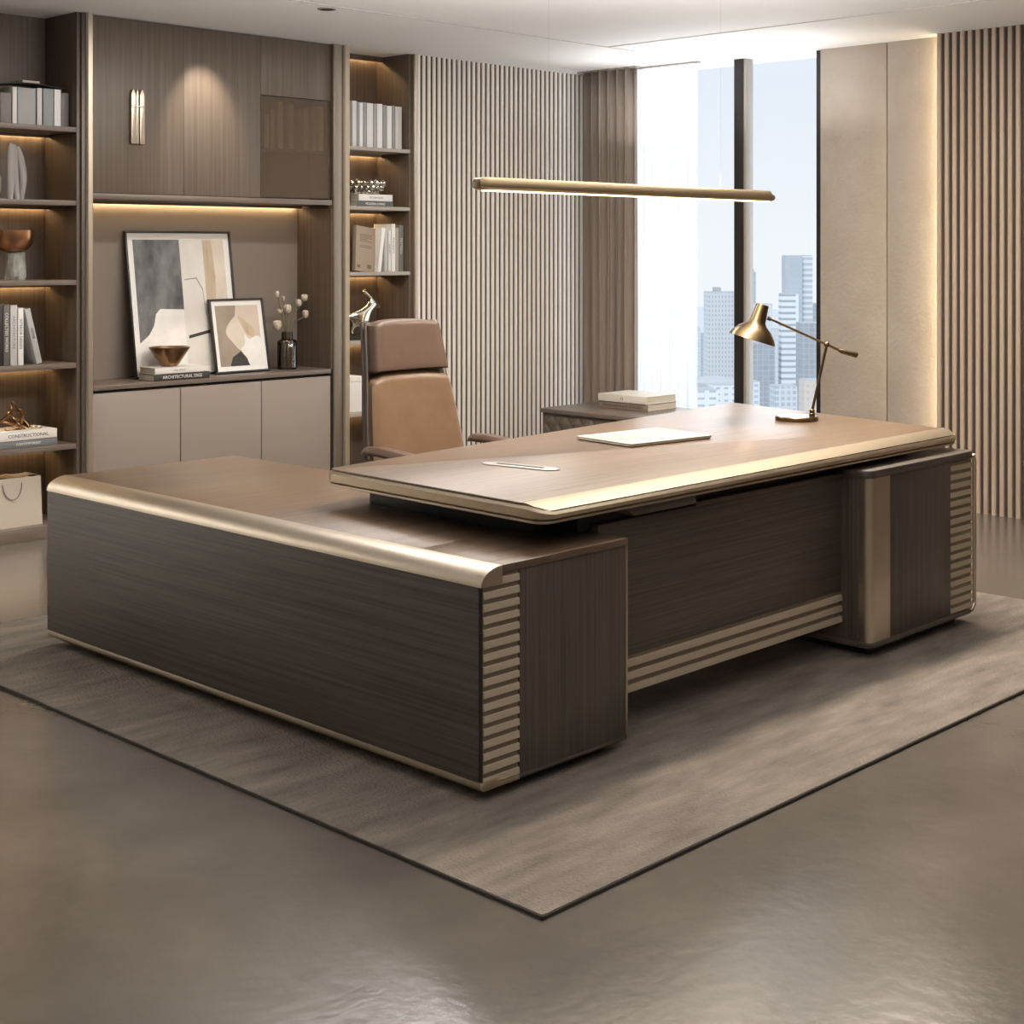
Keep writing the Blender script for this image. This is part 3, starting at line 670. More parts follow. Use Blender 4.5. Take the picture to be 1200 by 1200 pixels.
# leaning book with printed cover, and the row beside it
z = 1.412
lb = thing('book', 'brown book with printed cover facing out, leaning in the right bookcase', 'book', (6.31, 7.47, z), .12)
W = WORLD[lb.name] @ Matrix.Rotation(math.radians(7.5), 4, 'Y') @ Matrix.Rotation(math.radians(-5), 4, 'X'); lb.rotation_euler = W.to_euler(); WORLD[lb.name] = W
bw, bh, bt = .185, .298, .030
MB().box(-bw/2, bw/2, 0, .003, 0, bh).box(-bw/2, bw/2, bt-.003, bt, 0, bh).box(-bw/2, -bw/2+.003, 0, bt, 0, bh).build('cover', cmat('brown_cover', (.32, .245, .18)), lb, world=False, bevel=.001)
MB().box(-bw/2+.003, bw/2-.003, .003, bt-.003, .003, bh-.003).build('pages', M['white'], lb, world=False, smooth=0)
cp = MB()
for k in range(7):
    for q in range(6):
        if k == 3 and q > 3: continue
        cp.box(-.055+q*.019, -.055+q*.019+.0192, -.0006, 0, bh-.055-k*.011-(.018 if k > 4 else 0), bh-.051-k*.011-(.018 if k > 4 else 0))
for a, b, c_, d_ in ((-.075, -.045, .022, .042), (.02, .06, .024, .05)): MB().box(a, b, -.0006, 0, c_, d_).build('cover_mark', cmat('brown_mark', (.14, .10, .07)), lb, world=False, smooth=0)
cp.build('cover_print', cmat('brown_print', (.14, .10, .07)), lb, world=False, smooth=0)
g = 'books beside the leaning brown book'
book('white book leaning against the brown printed cover in the right bookcase', 6.415, .030, z, .292, .18, 7.465, (.80, .78, .74), tilt=.13, group=g)
book('pale grey book right of the leaning white book', 6.478, .030, z, .270, .18, 7.47, (.46, .45, .43), group=g)
book('white book with faint lettering in the middle of the right bookcase row', 6.509, .026, z, .272, .18, 7.468, (.66, .65, .62), group=g, title='GARDEN', ink=GREYINK)
book('tall white book in the middle of the right bookcase row', 6.536, .034, z, .315, .18, 7.466, (.78, .77, .74), group=g, title='PORTRAITS', ink=GREYINK)
book('stone grey book second from the right in the right bookcase row', 6.571, .034, z, .290, .18, 7.47, (.40, .37, .34), group=g)
book('dark patterned grey book at the right end of the right bookcase row', 6.606, .040, z, .308, .18, 7.47, (.20, .185, .17), group=g, title='PATTERN', ink=PALEINK)
# horse figure
z = .968
hs = thing('horse_figurine', 'polished silver prancing animal figurine on dark base behind the chair', 'figurine', (6.31, 7.56, z))
bx(6.20, 6.42, 7.50, 7.62, z, z+.022).build('base', M['black'], hs, bevel=.003)
hm = bpy.data.meshes.new('animal')
J = {'hip': (6.27, .115, .048), 'belly': (6.32, .12, .040), 'chest': (6.37, .135, .042), 'neck': (6.405, .18, .024), 'poll': (6.425, .215, .020), 'head': (6.46, .205, .017), 'nose': (6.495, .185, .011),
     'horn1': (6.405, .25, .010), 'horn2': (6.375, .275, .009), 'horn3': (6.35, .295, .013), 'fr1': (6.395, .09, .016), 'fr2': (6.40, .05, .010), 'fr3': (6.395, .02, .009), 'hr1': (6.26, .075, .018), 'hr2': (6.245, .045, .011), 'hr3': (6.255, .02, .009), 'tail1': (6.225, .13, .012), 'tail2': (6.205, .10, .008)}
ks = list(J); E_ = ['hip-belly', 'belly-chest', 'chest-neck', 'neck-poll', 'poll-head', 'head-nose', 'poll-horn1', 'horn1-horn2', 'horn2-horn3', 'chest-fr1', 'fr1-fr2', 'fr2-fr3', 'hip-hr1', 'hr1-hr2', 'hr2-hr3', 'hip-tail1', 'tail1-tail2']
hm.from_pydata([(J[k][0]-6.285, 0, J[k][1]+(.024 if not k[:2] in ('fr', 'hr') else .012)) for k in ks], [tuple(ks.index(q) for q in e.split('-')) for e in E_], [])
ho = bpy.data.objects.new('animal_body', hm); COL.objects.link(ho); ho.parent = hs; hm.materials.append(M['silver'])
ho.modifiers.new('skin', 'SKIN'); ho.modifiers.new('sub', 'SUBSURF').render_levels = 2; ho.modifiers['skin'].use_smooth_shade = True
for i, k in enumerate(ks):
    hm.skin_vertices[0].data[i].radius = (J[k][2]*1.25, J[k][2]*1.25)
hm.skin_vertices[0].data[0].use_root = True
bxw = thing('storage_box', 'white lidded box on the low shelf behind the chair', 'box', (6.24, 7.55, .505))
bx(6.14, 6.30, 7.46, 7.64, .505, .70).build('box_body', cmat('white_card', (.68, .66, .62)), bxw, bevel=.003)
bx(6.137, 6.303, 7.457, 7.643, .70, .735).build('lid', cmat('white_card_lid', (.74, .72, .68)), bxw, bevel=.003)

# -- display compartment books behind smoked glass
g = 'books behind the smoked glass door'; z = 2.1805; xx = 5.50
names = ['leftmost', 'second', 'third', 'fourth', 'fifth', 'sixth', 'seventh']
for i, (dx, th, h, v) in enumerate(((0, .03, .20, .42), (.045, .026, .24, .5), (.10, .036, .29, .6), (.18, .04, .28, .45), (.30, .034, .26, .55), (.365, .034, .28, .40), (.42, .036, .285, .62))):
    book(f'pale book behind the smoked cabinet glass, {names[i]} from the left', xx+dx, th, z, h, .13, UF+.035, (v*1.4, v*1.32, v*1.2), group=g)

# ================================================================= NICHE OBJECTS
CT = .8035
def art(label, x0, x1, h, y_bot, y_top, paint, mount, fw=.012, name='framed_art'):
    """frame leaning on the niche back: its foot at y_bot, its head at y_top"""
    t = thing(name, label, 'picture', ((x0+x1)/2, y_bot, CT)); L = math.hypot(h, y_top-y_bot); L = h
    ang = math.asin((y_top-y_bot)/L); W = WORLD[t.name] @ Matrix.Rotation(-ang, 4, 'X'); t.rotation_euler = (-ang, 0, 0); WORLD[t.name] = W
    wd = x1-x0; d = .022
    fr = MB().box(-wd/2, wd/2, -d, 0, 0, fw).box(-wd/2, wd/2, -d, 0, L-fw, L).box(-wd/2, -wd/2+fw, -d, 0, fw, L-fw).box(wd/2-fw, wd/2, -d, 0, fw, L-fw)
    fr.build('frame', M['black'], t, world=False, bevel=.0015)
    MB().box(-wd/2+fw, wd/2-fw, -.010, -.004, fw, L-fw).build('mount', M['white'], t, world=False, smooth=0)
    aw, ah = wd-2*mount, L-2*mount
    mb = MB(); mats = []
    for k, (poly, m) in enumerate(paint):
        if m not in mats: mats.append(m)
        mb.prism(poly, lambda p, q, tt: (-wd/2+mount+p*aw, tt, mount+q*ah), -.0105-.0003*k, -.0102, mats.index(m))
    mb.build('artwork', mats, t, world=False, smooth=0)
    return t
def am(n, a, b=None, sc=(4, 4, 4)): return mat(n, a, .7, 0, b or tuple(min(1, c*1.25) for c in a), sc)
ac = am('art_charcoal', (.045, .048, .052), (.21, .21, .205), (6, 6, 3)); acr = am('art_cream', (.62, .58, .53), (.70, .67, .62)); aoc = am('art_ochre', (.42, .31, .20), (.55, .45, .33), (20, 3, 3)); asd = am('art_sand', (.55, .48, .40)); aw_ = am('art_white', (.68, .66, .63)); ab = am('art_black', (.03, .028, .026)); abl = am('art_bark', (.27, .21, .16), (.36, .29, .23)); apk = am('art_blush', (.55, .45, .37), (.60, .50, .42)); ain = cmat('art_line', (.30, .27, .24))
def sm(pts, k=6):
    """closed Catmull-Rom curve through the points"""
    n = len(pts); res = []
    for i in range(n):
        a, b, c, d = (Vector(pts[(i+q) % n]) for q in (-1, 0, 1, 2))
        for j in range(k):
            t = j/k; p = .5*(2*b+(c-a)*t+(2*a-5*b+4*c-d)*t*t+(3*b-a-3*c+d)*t**3); res.append((min(1, max(0, p.x)), min(1, max(0, p.y))))
    return res
full = [(0, 0), (1, 0), (1, 1), (0, 1)]
curve = [(0, .20), (.10, .26), (.16, .33), (.19, .42), (.24, .46), (.50, .45)]
art('large framed abstract painting with charcoal, cream and ochre fields, leaning in the niche', 4.685, 5.425, .872, 7.61, 7.735, [
    (full, aw_), (curve+[(.50, 1), (0, 1)], ac), ([(.50, .0), (.76, 0), (.76, 1), (.50, 1)], acr), ([(.76, .25), (1, .25), (1, 1), (.76, 1)], asd),
    ([(.76, .4), (.86, .4), (.88, .7), (.86, 1), (.76, 1)], aoc), ([(.53, .22), (.78, .26), (.78, .285), (.53, .245)], ab), ([(.53, .68), (.66, .69), (.72, .6), (.74, .4), (.745, .4), (.725, .61), (.665, .70), (.53, .688)], ain)], .052)
art('small framed abstract print of curved sand and white shapes, leaning before the large painting', 5.205, 5.605, .458, 7.555, 7.640, [
    (full, apk), ([(0, 0), (.66, 0), (.60, .12), (.50, .26), (.30, .55), (.42, .75), (.48, 1), (0, 1)], abl), ([(.22, 0), (.68, 0), (.62, .12), (.5, .24), (.3, .15)], ab),
    (sm([(.20, .55), (.30, .72), (.50, .83), (.60, .66), (.62, .48), (.50, .26), (.32, .40)]), asd), (sm([(.50, .82), (.70, .72), (.86, .60), (.84, .48), (.74, .49), (.62, .60)]), aoc),
    (sm([(.50, .26), (.60, .36), (.62, .52), (.72, .44), (.92, .48), (1, .40), (1, .0), (.70, .0), (.62, .14)]), aw_)], .042)
g = 'books under the bronze bowl'
flatbook('black book with white spine lettering at the bottom of the pile under the bronze bowl', (4.875, 7.485), .38, .17, .038, CT, (.035, .033, .03), 0, g, 'ARCHITECTURAL DIGS', PALEINK, ts=.026)
flatbook('white book on top of the black book under the bronze bowl', (4.86, 7.49), .33, .165, .038, CT+.0382, (.72, .69, .64), 0, g, 'STILL SPACES', GREYINK, ts=.014)
zb = CT+.077
solo(MB().lathe([(.045, 0), (.055, .012), (.08, .05), (.118, .112), (.110, .112), (.074, .055), (.045, .018), (.02, .012)], (4.835, 7.475, zb), 32, wob=lambda a, j: 1+(.035*math.sin(5*a) if j in (3, 4) else 0)), 'bowl', M['bronze'], (4.835, 7.475, zb), 'flared bronze bowl on the two books in the niche', 'bowl')
vs = thing('glass_vase', 'fluted smoky glass vase of dried seed pods in the niche', 'vase', (5.765, 7.58, CT))
n_ = 24
MB().lathe([(.056, 0), (.060, .006), (.060, .175), (.052, .185), (.036, .190), (.034, .235), (.031, .235), (.033, .188), (.05, .180), (.056, .172), (.056, .010), (.01, .008)], (5.765, 7.58, CT), 48, wob=lambda a, j: 1+.035*math.cos(12*a)).build('vase_body', M['vase_glass'], vs, smooth=60)
fl = thing('dried_pods', 'dried pale seed pods on thin stems standing in the glass vase', 'dried flowers', (5.765, 7.58, CT+.012))
podm = mat('pale_seed_pod', (.58, .52, .43), .7, 0, (.40, .34, .26), (60, 60, 60), bump=.4, bscale=120); stm = cmat('olive_stem', (.13, .11, .06))
for (u, v, ru, rv, dy) in ((325, 341, 5, 9, .0), (332, 346, 4, 7, .03), (337, 358, 10, 12, -.02), (328, 361, 8, 7, .02), (325, 377, 11, 13, -.01), (350, 351, 8, 10, 0), (357, 345, 9, 10, .03), (358, 364, 8, 11, -.01)):
    p = P(u, v+4, y=7.58+dy); k = .0048*.5
    b0 = Vector((5.765+.012*math.cos(u), 7.58+.012*math.sin(u), CT+.014)); nk = Vector((5.765+.012*math.cos(u*2), 7.58+.01*math.sin(v), CT+.24))
    MB().tube([b0, lerp(b0, nk, .6), nk, lerp(nk, p, .5)+Vector((0, 0, .015)), p-Vector((0, 0, rv*k*.6))], .0028, 8).build('stem', stm, fl)
    pod = MB().sphere(p, (ru*k, ru*k, rv*k), 12)
    for q in range(5):
        a = 2*PI*q/5; pod.sphere(p+Vector((ru*k*.55*math.cos(a), ru*k*.55*math.sin(a), rv*k*.25)), (ru*k*.55, ru*k*.55, rv*k*.7), 8)
    pod.build('seed_pod', podm, fl, smooth=60)

# ================================================================= CHAIR
ch = thing('office_chair', 'high-backed tan leather office chair behind the desk', 'chair', (4.455, 4.70, .012), 0)
# local frame: faces -y, origin on the rug under the column
def bw_(z):                                           # half width of the back at height z
    pts = [(.42, .275), (.64, .272), (.85, .248), (1.02, .222), (1.16, .206), (1.24, .197)]
    for (a, p), (b, q) in zip(pts, pts[1:]):
        if z <= b: return lerp(p, q, max(0, (z-a)/(b-a)))
    return pts[-1][1]
def back_y(z): return .215+.20*(z-.42)**1.15*.9 if z > .42 else .215
def pad(z0, z1, front, depth, puff, name, material, parent, nu=26, nv=24, rtop=.03):
    """upholstered pad of the backrest between heights z0 and z1; front and rear skins closed into one body"""
    def sk(u, v, f):
        z = lerp(z0, z1, v); hw = bw_(z)
        s = 2*u-1; e = 1-abs(s)**10; ev = 1-abs(2*v-1)**18
        cz = max(0, (v-.9)/.1)*rtop*abs(s)**4
        x = hw*s*(1-.03*(1-ev))
        y = back_y(z)-.03*abs(s)**2.2                 # the sides wrap forward
        y += (-(front+puff*max(0, e*ev)**.5) if f else depth)
        return (x, y, z-cz)
    mb = MB(); n = (nu+1)*(nv+1)
    vs = [sk(i/nu, j/nv, 1) for j in range(nv+1) for i in range(nu+1)]+[sk(i/nu, j/nv, 0) for j in range(nv+1) for i in range(nu+1)]
    fs = []
    for j in range(nv):
        for i in range(nu):
            q = (j*(nu+1)+i, j*(nu+1)+i+1, (j+1)*(nu+1)+i+1, (j+1)*(nu+1)+i); fs += [q, tuple(n+k for k in q[::-1])]
    for i in range(nu): fs += [(i, n+i, n+i+1, i+1), (nv*(nu+1)+i, nv*(nu+1)+i+1, n+nv*(nu+1)+i+1, n+nv*(nu+1)+i)]
    for j in range(nv): fs += [(j*(nu+1), (j+1)*(nu+1), n+(j+1)*(nu+1), n+j*(nu+1)), (j*(nu+1)+nu, n+j*(nu+1)+nu, n+(j+1)*(nu+1)+nu, (j+1)*(nu+1)+nu)]
    mb.add(vs, fs)
    return mb.build(name, material, parent, smooth=50, world=False)
cb = pad(.46, 1.007, .022, .006, .024, 'backrest', M['leather'], ch)
pad(1.0075, 1.235, .034, .006, .030, 'headrest', M['leather_head'], cb)
# rear shell with pale edge
def shell(u, v):
    z = lerp(.44, 1.225, v); s = 2*u-1; return Vector((bw_(z)*1.03*s, back_y(z)-.03*abs(s)**2.2+.012, z))
sh = MB().grid(shell, 20, 24).build('back_shell', M['gunmetal'], ch, world=False)
md = sh.modifiers.new('thick', 'SOLIDIFY'); md.thickness = .022; md.offset = 1
for s in (0, 1):
    MB().tube([shell(s, k/24)+Vector((.004*(2*s-1), -.012, 0)) for k in range(25)], .0065, 8).build('edge_piping', M['piping'] if s else M['gunmetal'], sh, world=False)
# seat
def seatf(u, v, up):
    s = 2*u-1; t_ = 2*v-1; e = (1-abs(s)**5)*(1-abs(t_)**5)
    return (.262*s, lerp(-.27, .24, v), (.47+.035*max(0, e)**.5) if up else .405)
mb = MB(); nu = 20
for up in (1, 0): mb.grid(lambda u, v, up=up: seatf(u, v, up), nu, nu, flip=not up)
n = (nu+1)**2
ringi = [i for i in range(nu+1)]+[j*(nu+1)+nu for j in range(1, nu+1)]+[nu*(nu+1)+i for i in range(nu-1, -1, -1)]+[j*(nu+1) for j in range(nu-1, 0, -1)]
for a, b in zip(ringi, ringi[1:]+ringi[:1]): mb.f.append((a, b, n+b, n+a)); mb.m.append(0)
mb.build('seat', M['leather'], ch, world=False, smooth=50)
for s in (-1, 1):
    xx = s*.315
    ar = MB().tube([(xx*.86, .20, .44), (xx, .22, .46), (xx, .225, .60), (xx, .20, .635), (xx, -.16, .635), (xx, -.20, .61), (xx, -.19, .46), (xx*.86, -.17, .425)], .012, 10).build('armrest', M['gunmetal'], ch, world=False)
    pf = [(-.038, 0), (.038, 0), (.040, .012), (.026, .030), (-.026, .030), (-.040, .012)]
    mb = MB(); 
    ys = [(-.235, .7, 0), (-.22, .95, 0), (-.10, 1, .004), (.08, 1, .012), (.17, .9, .012), (.20, .6, .008)]
    vs = [(xx+p*k, yy, .655+q*k*1.2+dz*1.6) for yy, k, dz in ys for p, q in pf]; fs = []
    for j in range(len(ys)-1):
        for i in range(6): fs.append((j*6+i, j*6+(i+1) % 6, (j+1)*6+(i+1) % 6, (j+1)*6+i))
    fs += [list(range(6)), list(range(30, 36))]
    mb.add(vs, fs); mb.build('arm_pad', M['leather_head'], ar, world=False, bevel=.004, smooth=60)
MB().lathe([(.03, .10), (.03, .30), (.02, .30), (.02, .39), (.10, .40), (.10, .405)], (0, 0, 0), 24).build('gas_column', M['gunmetal'], ch, world=False)
for k in range(5):
    a = 2*PI*k/5+.3; d = Vector((math.cos(a), math.sin(a), 0))
    lgm = MB().tube([d*.02+Vector((0, 0, .12)), d*.16+Vector((0, 0, .105)), d*.31+Vector((0, 0, .075))], [.026, .02, .015], 10).build('base_leg', M['gunmetal'], ch, world=False)
    c4 = Matrix.Translation(d*.31+Vector((0, 0, .03))) @ Matrix.Rotation(a, 4, 'Z') @ Matrix.Rotation(PI/2, 4, 'Y')
    MB().lathe([(.01, -.024), (.028, -.022), (.030, 0), (.028, .022), (.01, .024)], n=20, M4=c4).tube([d*.31+Vector((0, 0, .03)), d*.31+Vector((0, 0, .08))], .006, 8).build('caster', M['black'], lgm, world=False)

# ================================================================= THINGS ON THE DESK
lap = thing('laptop', 'closed pale aluminium laptop lying on the desk', 'laptop', (4.76, 3.88, TZ1+.0005))
q = [P(682, 513, z=TZ1+.012), P(757, 523, z=TZ1+.012), P(819, 509, z=TZ1+.012), P(762, 500.5, z=TZ1+.012)]
c_ = sum(q, Vector())/4; ux = ((q[1]-q[0]).normalized()+(q[2]-q[3]).normalized()).normalized(); uy = Vector((-ux.y, ux.x, 0))
LW, LD = .36, .26
lrz = math.atan2(ux.y, ux.x)
lap.location = (c_.x, c_.y, TZ1+.0004); lap.rotation_euler = (0, 0, lrz); WORLD[lap.name] = Matrix.Translation(lap.location) @ Matrix.Rotation(lrz, 4, 'Z')
LU = ((q[1]-q[0]).length+(q[2]-q[3]).length)/2; LV = ((q[3]-q[0]).length+(q[2]-q[1]).length)/2
def rrect(a, b, r, n=5):
    res = []
    for cx_, cy_, s in ((a-r, b-r, 0), (-a+r, b-r, 1), (-a+r, -b+r, 2), (a-r, -b+r, 3)):
        res += [(cx_+r*math.cos(PI/2*(s+k/n)), cy_+r*math.sin(PI/2*(s+k/n))) for k in range(n+1)]
    return res
MB().prism(rrect(LU/2-.006, LV/2-.006, .015), lambda p, q_, t: (p, q_, t), 0, .0035).build('underside', M['black'], lap, world=False)
MB().prism(rrect(LU/2-.001, LV/2-.001, .018), lambda p, q_, t: (p, q_, t), .0035, .0085).build('keyboard_base', M['alu_edge'], lap, world=False, bevel=.001)
lid = MB().prism(rrect(LU/2, LV/2, .018), lambda p, q_, t: (p, q_, t), .0095, .0145).build('lid', M['alu'], lap, world=False, bevel=.0015)
lg_ = [(.016*math.cos(a)*(1+.10*math.cos(2*a)), .018*math.sin(a)-.0045*max(0, math.cos(2*(a-PI/2)))**6*(1 if math.sin(a) > 0 else -.6)) for a in [2*PI*k/40 for k in range(40)]]
MB().prism([(-y_, x_) for x_, y_ in lg_], lambda p, q_, t: (p+.0, q_, t), .0145, .0149).prism([(-.024, .0), (-.032, .004), (-.030, -.003)], lambda p, q_, t: (p, q_, t), .0145, .0149).build('lid_emblem', mat('pale_emblem', (.56, .54, .50), .3), lid, world=False, smooth=0)
MB().box(-LU/2+.03, LU/2-.03, LV/2-.012, LV/2-.002, .0085, .0095).build('hinge', M['black'], lap, world=False, smooth=0)

# desk lamp, its arms lying in one upright plane
LP = Vector((5.615, 3.70, TZ1)); lrz = math.atan2(RT.y, RT.x)
lamp = thing('desk_lamp', 'aged brass desk lamp with conical shade and angled arm on the desk', 'lamp', LP, lrz)
MB().lathe([(.093, 0), (.094, .003), (.094, .017), (.091, .020), (.02, .021), (.001, .021)], n=56).build('base', M['brass'], lamp, world=False)
sx_ = .068
MB().lathe([(.013, .021), (.013, .030), (.011, .032), (.012, .045), (.009, .048)], (sx_, 0, 0), 24).build('swivel', M['brass'], lamp, world=False)
J1 = Vector((.133, 0, .335)); N1 = Vector((-.125, 0, .452)); W1 = Vector((.268, 0, .287))
MB().tube([(sx_, 0, .04), J1], .0062, 12).build('stem', M['brass'], lamp, world=False)
ad = (J1-N1).normalized()
arm = MB().tube([N1, J1+ad*.06], .0055, 12).build('arm', mat('dark_brass', (.20, .135, .07), .3, 1.), lamp, world=False)
MB().tube([J1+ad*.055, J1+ad*.075, W1-ad*.002, W1], [.006, .0105, .012, .0115], 16).build('counterweight', M['brass'], arm, world=False)
MB().sphere(J1, .013, 12).build('joint', M['brass'], lamp, world=False)
A = Vector((-.150, 0, .512)); B = Vector((-.200, 0, .350)); axd = (B-A).normalized(); Ln = (B-A).length
S4 = axes(A, Vector((0, 1, 0)).cross(axd), Vector((0, 1, 0)), axd)
shp = [(.001, 0), (.026, 0), (.028, .004), (.036, .078), (.046, .092), (.072, .112), (.094, .138), (.106, .162), (.1045, .1625), (.092, .140), (.070, .115), (.044, .095), (.032, .080), (.002, .05)]
sh = MB().lathe(shp, n=48, M4=S4, closed=False).build('lamp_shade', M['brass'], lamp, world=False, smooth=45)
MB().sphere(A+axd*.118, .026, 12).build('bulb', mat('lit_bulb', (1, .9, .7), .5, emis=((1, .82, .55), 5)), sh, world=False)
MB().tube([N1-ad*.004, N1+ad*.012], .010, 12).build('shade_joint', M['gunmetal'], arm, world=False)
pl = bpy.data.lights.new('lamp_glow', 'POINT'); pl.energy = .4; pl.color = WARM; pl.shadow_soft_size = .03
plo = bpy.data.objects.new('lamp_glow', pl); COL.objects.link(plo); plo.location = WORLD[lamp.name] @ (A+axd*.152)

# ================================================================= PENDANT
PY, PZ = 3.70, 1.785
pd = thing('pendant_light', 'long slim brass bar light hanging above the desk', 'pendant lamp', (4.5, PY, PZ))
prof = [(-.020, -.018), (.020, -.018), (.030, -.010), (.030, .006), (.020, .026), (-.020, .026), (-.030, .006), (-.030, -.010)]
mb = MB(); n = len(prof)
st = [(3.625, .35), (3.630, .7), (3.645, .95), (3.665, 1.0), (5.385, 1.0), (5.412, .82)]
vs = [(x_ if k < 5 else x_-(.03 if q_ > .01 else 0), PY+p*s, PZ+q_*s) for k, (x_, s) in enumerate(st) for p, q_ in prof]
fs = [(j*n+i, j*n+(i+1) % n, (j+1)*n+(i+1) % n, (j+1)*n+i) for j in range(len(st)-1) for i in range(n)]+[list(range(n)), list(range((len(st)-1)*n, len(st)*n))]
mb.add(vs, fs).build('bar', mat('pendant_brass', (.31, .24, .15), .36, 1.), pd, smooth=30)
bx(3.67, 5.38, PY-.017, PY+.017, PZ-.0225, PZ-.018).build('diffuser', M['pend_led'], pd, smooth=0)
for x_ in (4.0, 5.05):
    MB().tube([(x_, PY, PZ+.026), (x_, PY, CZ)], .0002, 6).build('suspension_cable', M['black'], pd, smooth=0)
area('pendant_glow', (4.52, PY, PZ-.026), 1.7, .03, 6, WARM)

# ================================================================= WINDOW SIDE
def drape(y0, y1, xc, amp, folds, material, z0, z1, seed, taper=0):
    rnd = random.Random(seed); ph = [rnd.uniform(-.5, .5) for _ in range(folds+2)]
    def fn(u, v):
        k = u*folds; i = int(k); f = k-i; w_ = lerp(ph[i], ph[i+1], f)
        return (xc+amp*math.sin(2*PI*k+w_)*(1+.12*math.sin(5*v+i)), lerp(y0, y1, u)+.012*math.sin(4*PI*k)*(.7+.3*v), lerp(z0, z1, v))
    return MB().grid(fn, folds*14, 10)
cu = thing('curtain', 'heavy taupe floor-length curtain gathered at the window corner', 'curtain', (8.22, 6.98, 0))
c1 = drape(6.765, 7.24, 8.22, .045, 6, None, .01, CZ-.012, 3).build('fabric', M['curtain'], cu, smooth=60)
c1.modifiers.new('thick', 'SOLIDIFY').thickness = .003
bx(8.20, 8.24, 6.74, 7.30, CZ-.012, CZ).build('track', M['shelf_pale'], cu, smooth=0)
sc_ = thing('sheer_curtain', 'sheer white voile curtain beside the taupe curtain', 'curtain', (8.30, 6.53, 0))
drape(6.28, 6.83, 8.30, .028, 7, None, .01, CZ-.012, 5).build('fabric', M['sheer'], sc_, smooth=60)
bx(8.285, 8.315, 6.26, 6.83, CZ-.012, CZ).build('track', M['shelf_pale'], sc_, smooth=0)

KX0, KX1, KY0, KY1, KZ = 7.41, 8.10, 5.75, 6.94, .48
cr = thing('sideboard', 'low taupe sideboard with quilted diamond front by the window', 'sideboard', (7.75, 6.4, 0))
bx(KX0+.02, KX1, KY0+.01, KY1-.01, .06, KZ-.03).build('body', M['quilt'], cr, bevel=.003)
bx(KX0, KX1+.01, KY0, KY1, KZ-.028, KZ).build('top', M['cred_top'], cr, bevel=.003)
bx(KX0+.06, KX1-.04, KY0+.05, KY1-.05, 0, .06).build('plinth', M['dark'], cr, smooth=0)
def quilt(u, v):
    y_, z_ = lerp(KY1-.03, KY0+.03, u), lerp(.08, KZ-.05, v)
    a = abs(math.sin(PI*(y_/.115+z_/.13))); b = abs(math.sin(PI*(y_/.115-z_/.13)))
    return (KX0+.018-.016*(min(a, b)**.5), y_, z_)
MB().grid(quilt, 120, 40).build('quilted_front', M['quilt'], cr, smooth=60)
g = 'books on the sideboard'
flatbook('tan paged book at the bottom of the pair on the sideboard', (7.885, 6.47), .31, .43, .046, KZ, (.24, .19, .14), 0, g, 'TRAVELS AND PLACES OF INTEREST', INK, 'x', .022)
flatbook('cream book on top of the pair on the sideboard', (7.885, 6.475), .325, .42, .050, KZ+.0465, (.70, .65, .57), 0, g, 'O', INK, 'x', .03)

# ================================================================= CITY BEYOND THE GLASS
GZ = -190.
pale = lambda k: tuple(min(.96, c*(k*.75+.25)) for c in (.95, .985, 1.0))  # aerial haze put into the colour: city surfaces paled toward blue-white
struct(bx(-500, 4000, -500, 4000, GZ-2, GZ), 'ground', cmat('hazed_city_ground', (.80, .83, .86), .9), smooth=0)  # ground colour lifted toward the sky to look hazy
def tower(label, u0, u1, v, D, mats, depth=None, rot=.10, vb=None, crown=None, name='office_tower'):
    """tower whose front spans photo columns u0..u1 with its roof at row v, standing D metres away"""
    k = D/FPX; wd = (u1-u0)*k; dp = depth or wd; zt = EYE-(v-HOR)*k
    p = P((u0+u1)/2, HOR, d=D+dp/2); rz = YAW-PI/2+rot
    t = thing(name, label, 'building', (p.x, p.y, GZ), rz); H = zt-GZ
    MB().box(-wd/2, wd/2, -dp/2, dp/2, 0, H).build('tower_body', mats, t, world=False, smooth=0)
    MB().box(-wd/2+.4*k, wd/2-.4*k, -dp/2+.4*k, dp/2-.4*k, H, H+1.0*k).build('roof_parapet', cmat('hazed_parapet', pale(.55)), t, world=False, smooth=0)
    if crown:
        for (a, b, h_) in crown: MB().box(-wd/2+a*wd, -wd/2+b*wd, -dp*.3, dp*.3, H, H+h_*k).build('roof_plant', cmat('plant_room', pale(.42)), t, world=False, smooth=0)
    return t
def gm(nm, w_, g_, cw, ch_, mo): return grid_mat(nm, pale(w_), ((g_*.75+.2)*.86, (g_*.75+.2)*.95, (g_*.75+.2)*1.03), cw, ch_, mo)  # window tone lifted as well, for the painted haze
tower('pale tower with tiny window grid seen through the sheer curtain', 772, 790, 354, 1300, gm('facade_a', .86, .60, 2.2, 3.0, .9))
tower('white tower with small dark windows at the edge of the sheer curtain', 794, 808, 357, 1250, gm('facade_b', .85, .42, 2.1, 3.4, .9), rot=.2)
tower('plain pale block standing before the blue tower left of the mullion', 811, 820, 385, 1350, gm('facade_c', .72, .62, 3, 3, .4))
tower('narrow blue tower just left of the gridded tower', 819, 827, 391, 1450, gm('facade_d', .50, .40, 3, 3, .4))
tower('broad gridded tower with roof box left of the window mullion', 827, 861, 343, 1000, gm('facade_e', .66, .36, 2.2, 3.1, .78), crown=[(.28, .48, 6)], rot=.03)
tower('pale blue slab tower right of the window mullion', 869, 884, 319, 1500, gm('facade_f', .50, .44, 3, 4, .3), crown=[(.5, .9, 4)])
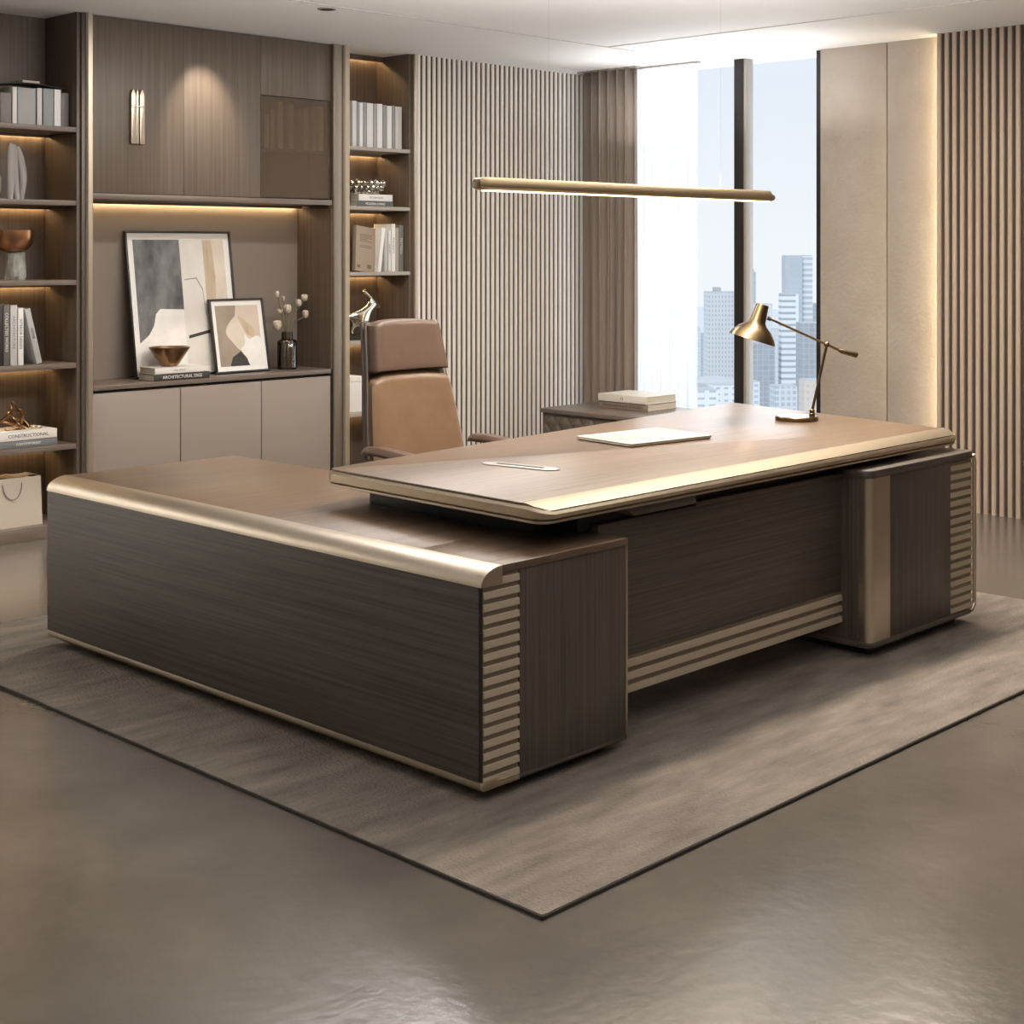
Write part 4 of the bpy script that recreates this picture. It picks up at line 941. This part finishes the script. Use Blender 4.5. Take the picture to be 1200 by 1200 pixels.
tower('pale tower behind the desk lamp shade', 884, 903, 357, 1400, gm('facade_g', .72, .55, 2.4, 3.2, .9))
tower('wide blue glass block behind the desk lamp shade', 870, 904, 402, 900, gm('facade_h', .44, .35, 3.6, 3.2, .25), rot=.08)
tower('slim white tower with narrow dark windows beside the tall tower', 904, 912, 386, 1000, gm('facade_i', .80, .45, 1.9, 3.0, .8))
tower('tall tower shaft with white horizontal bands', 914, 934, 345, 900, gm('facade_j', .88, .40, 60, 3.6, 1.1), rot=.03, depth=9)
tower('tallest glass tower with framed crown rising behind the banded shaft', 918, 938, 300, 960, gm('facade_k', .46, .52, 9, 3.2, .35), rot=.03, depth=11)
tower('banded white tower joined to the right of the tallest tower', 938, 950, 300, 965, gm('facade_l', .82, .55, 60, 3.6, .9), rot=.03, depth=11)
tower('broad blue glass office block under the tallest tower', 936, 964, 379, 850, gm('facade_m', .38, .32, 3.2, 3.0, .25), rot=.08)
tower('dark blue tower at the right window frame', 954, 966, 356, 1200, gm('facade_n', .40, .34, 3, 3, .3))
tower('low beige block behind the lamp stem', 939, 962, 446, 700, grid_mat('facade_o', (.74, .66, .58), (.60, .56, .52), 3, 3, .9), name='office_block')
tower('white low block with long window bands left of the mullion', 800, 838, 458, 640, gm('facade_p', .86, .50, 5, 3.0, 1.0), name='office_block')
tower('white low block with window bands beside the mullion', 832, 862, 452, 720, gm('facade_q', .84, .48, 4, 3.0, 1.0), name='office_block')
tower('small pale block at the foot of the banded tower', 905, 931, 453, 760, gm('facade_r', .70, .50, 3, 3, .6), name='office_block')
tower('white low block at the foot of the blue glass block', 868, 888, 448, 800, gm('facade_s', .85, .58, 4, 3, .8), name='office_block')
pc = P(838, 447, d=760)
dd = thing('domed_hall', 'flat round pale hall roof among the low blocks', 'building', (pc.x, pc.y, GZ))
MB().lathe([(8, 0), (8, pc.z-GZ-3), (11, pc.z-GZ-1), (11.5, pc.z-GZ), (8, pc.z-GZ+2.0), (1, pc.z-GZ+3)], n=48).build('round_roof', cmat('hazed_roof', pale(.62)), dd, world=False)
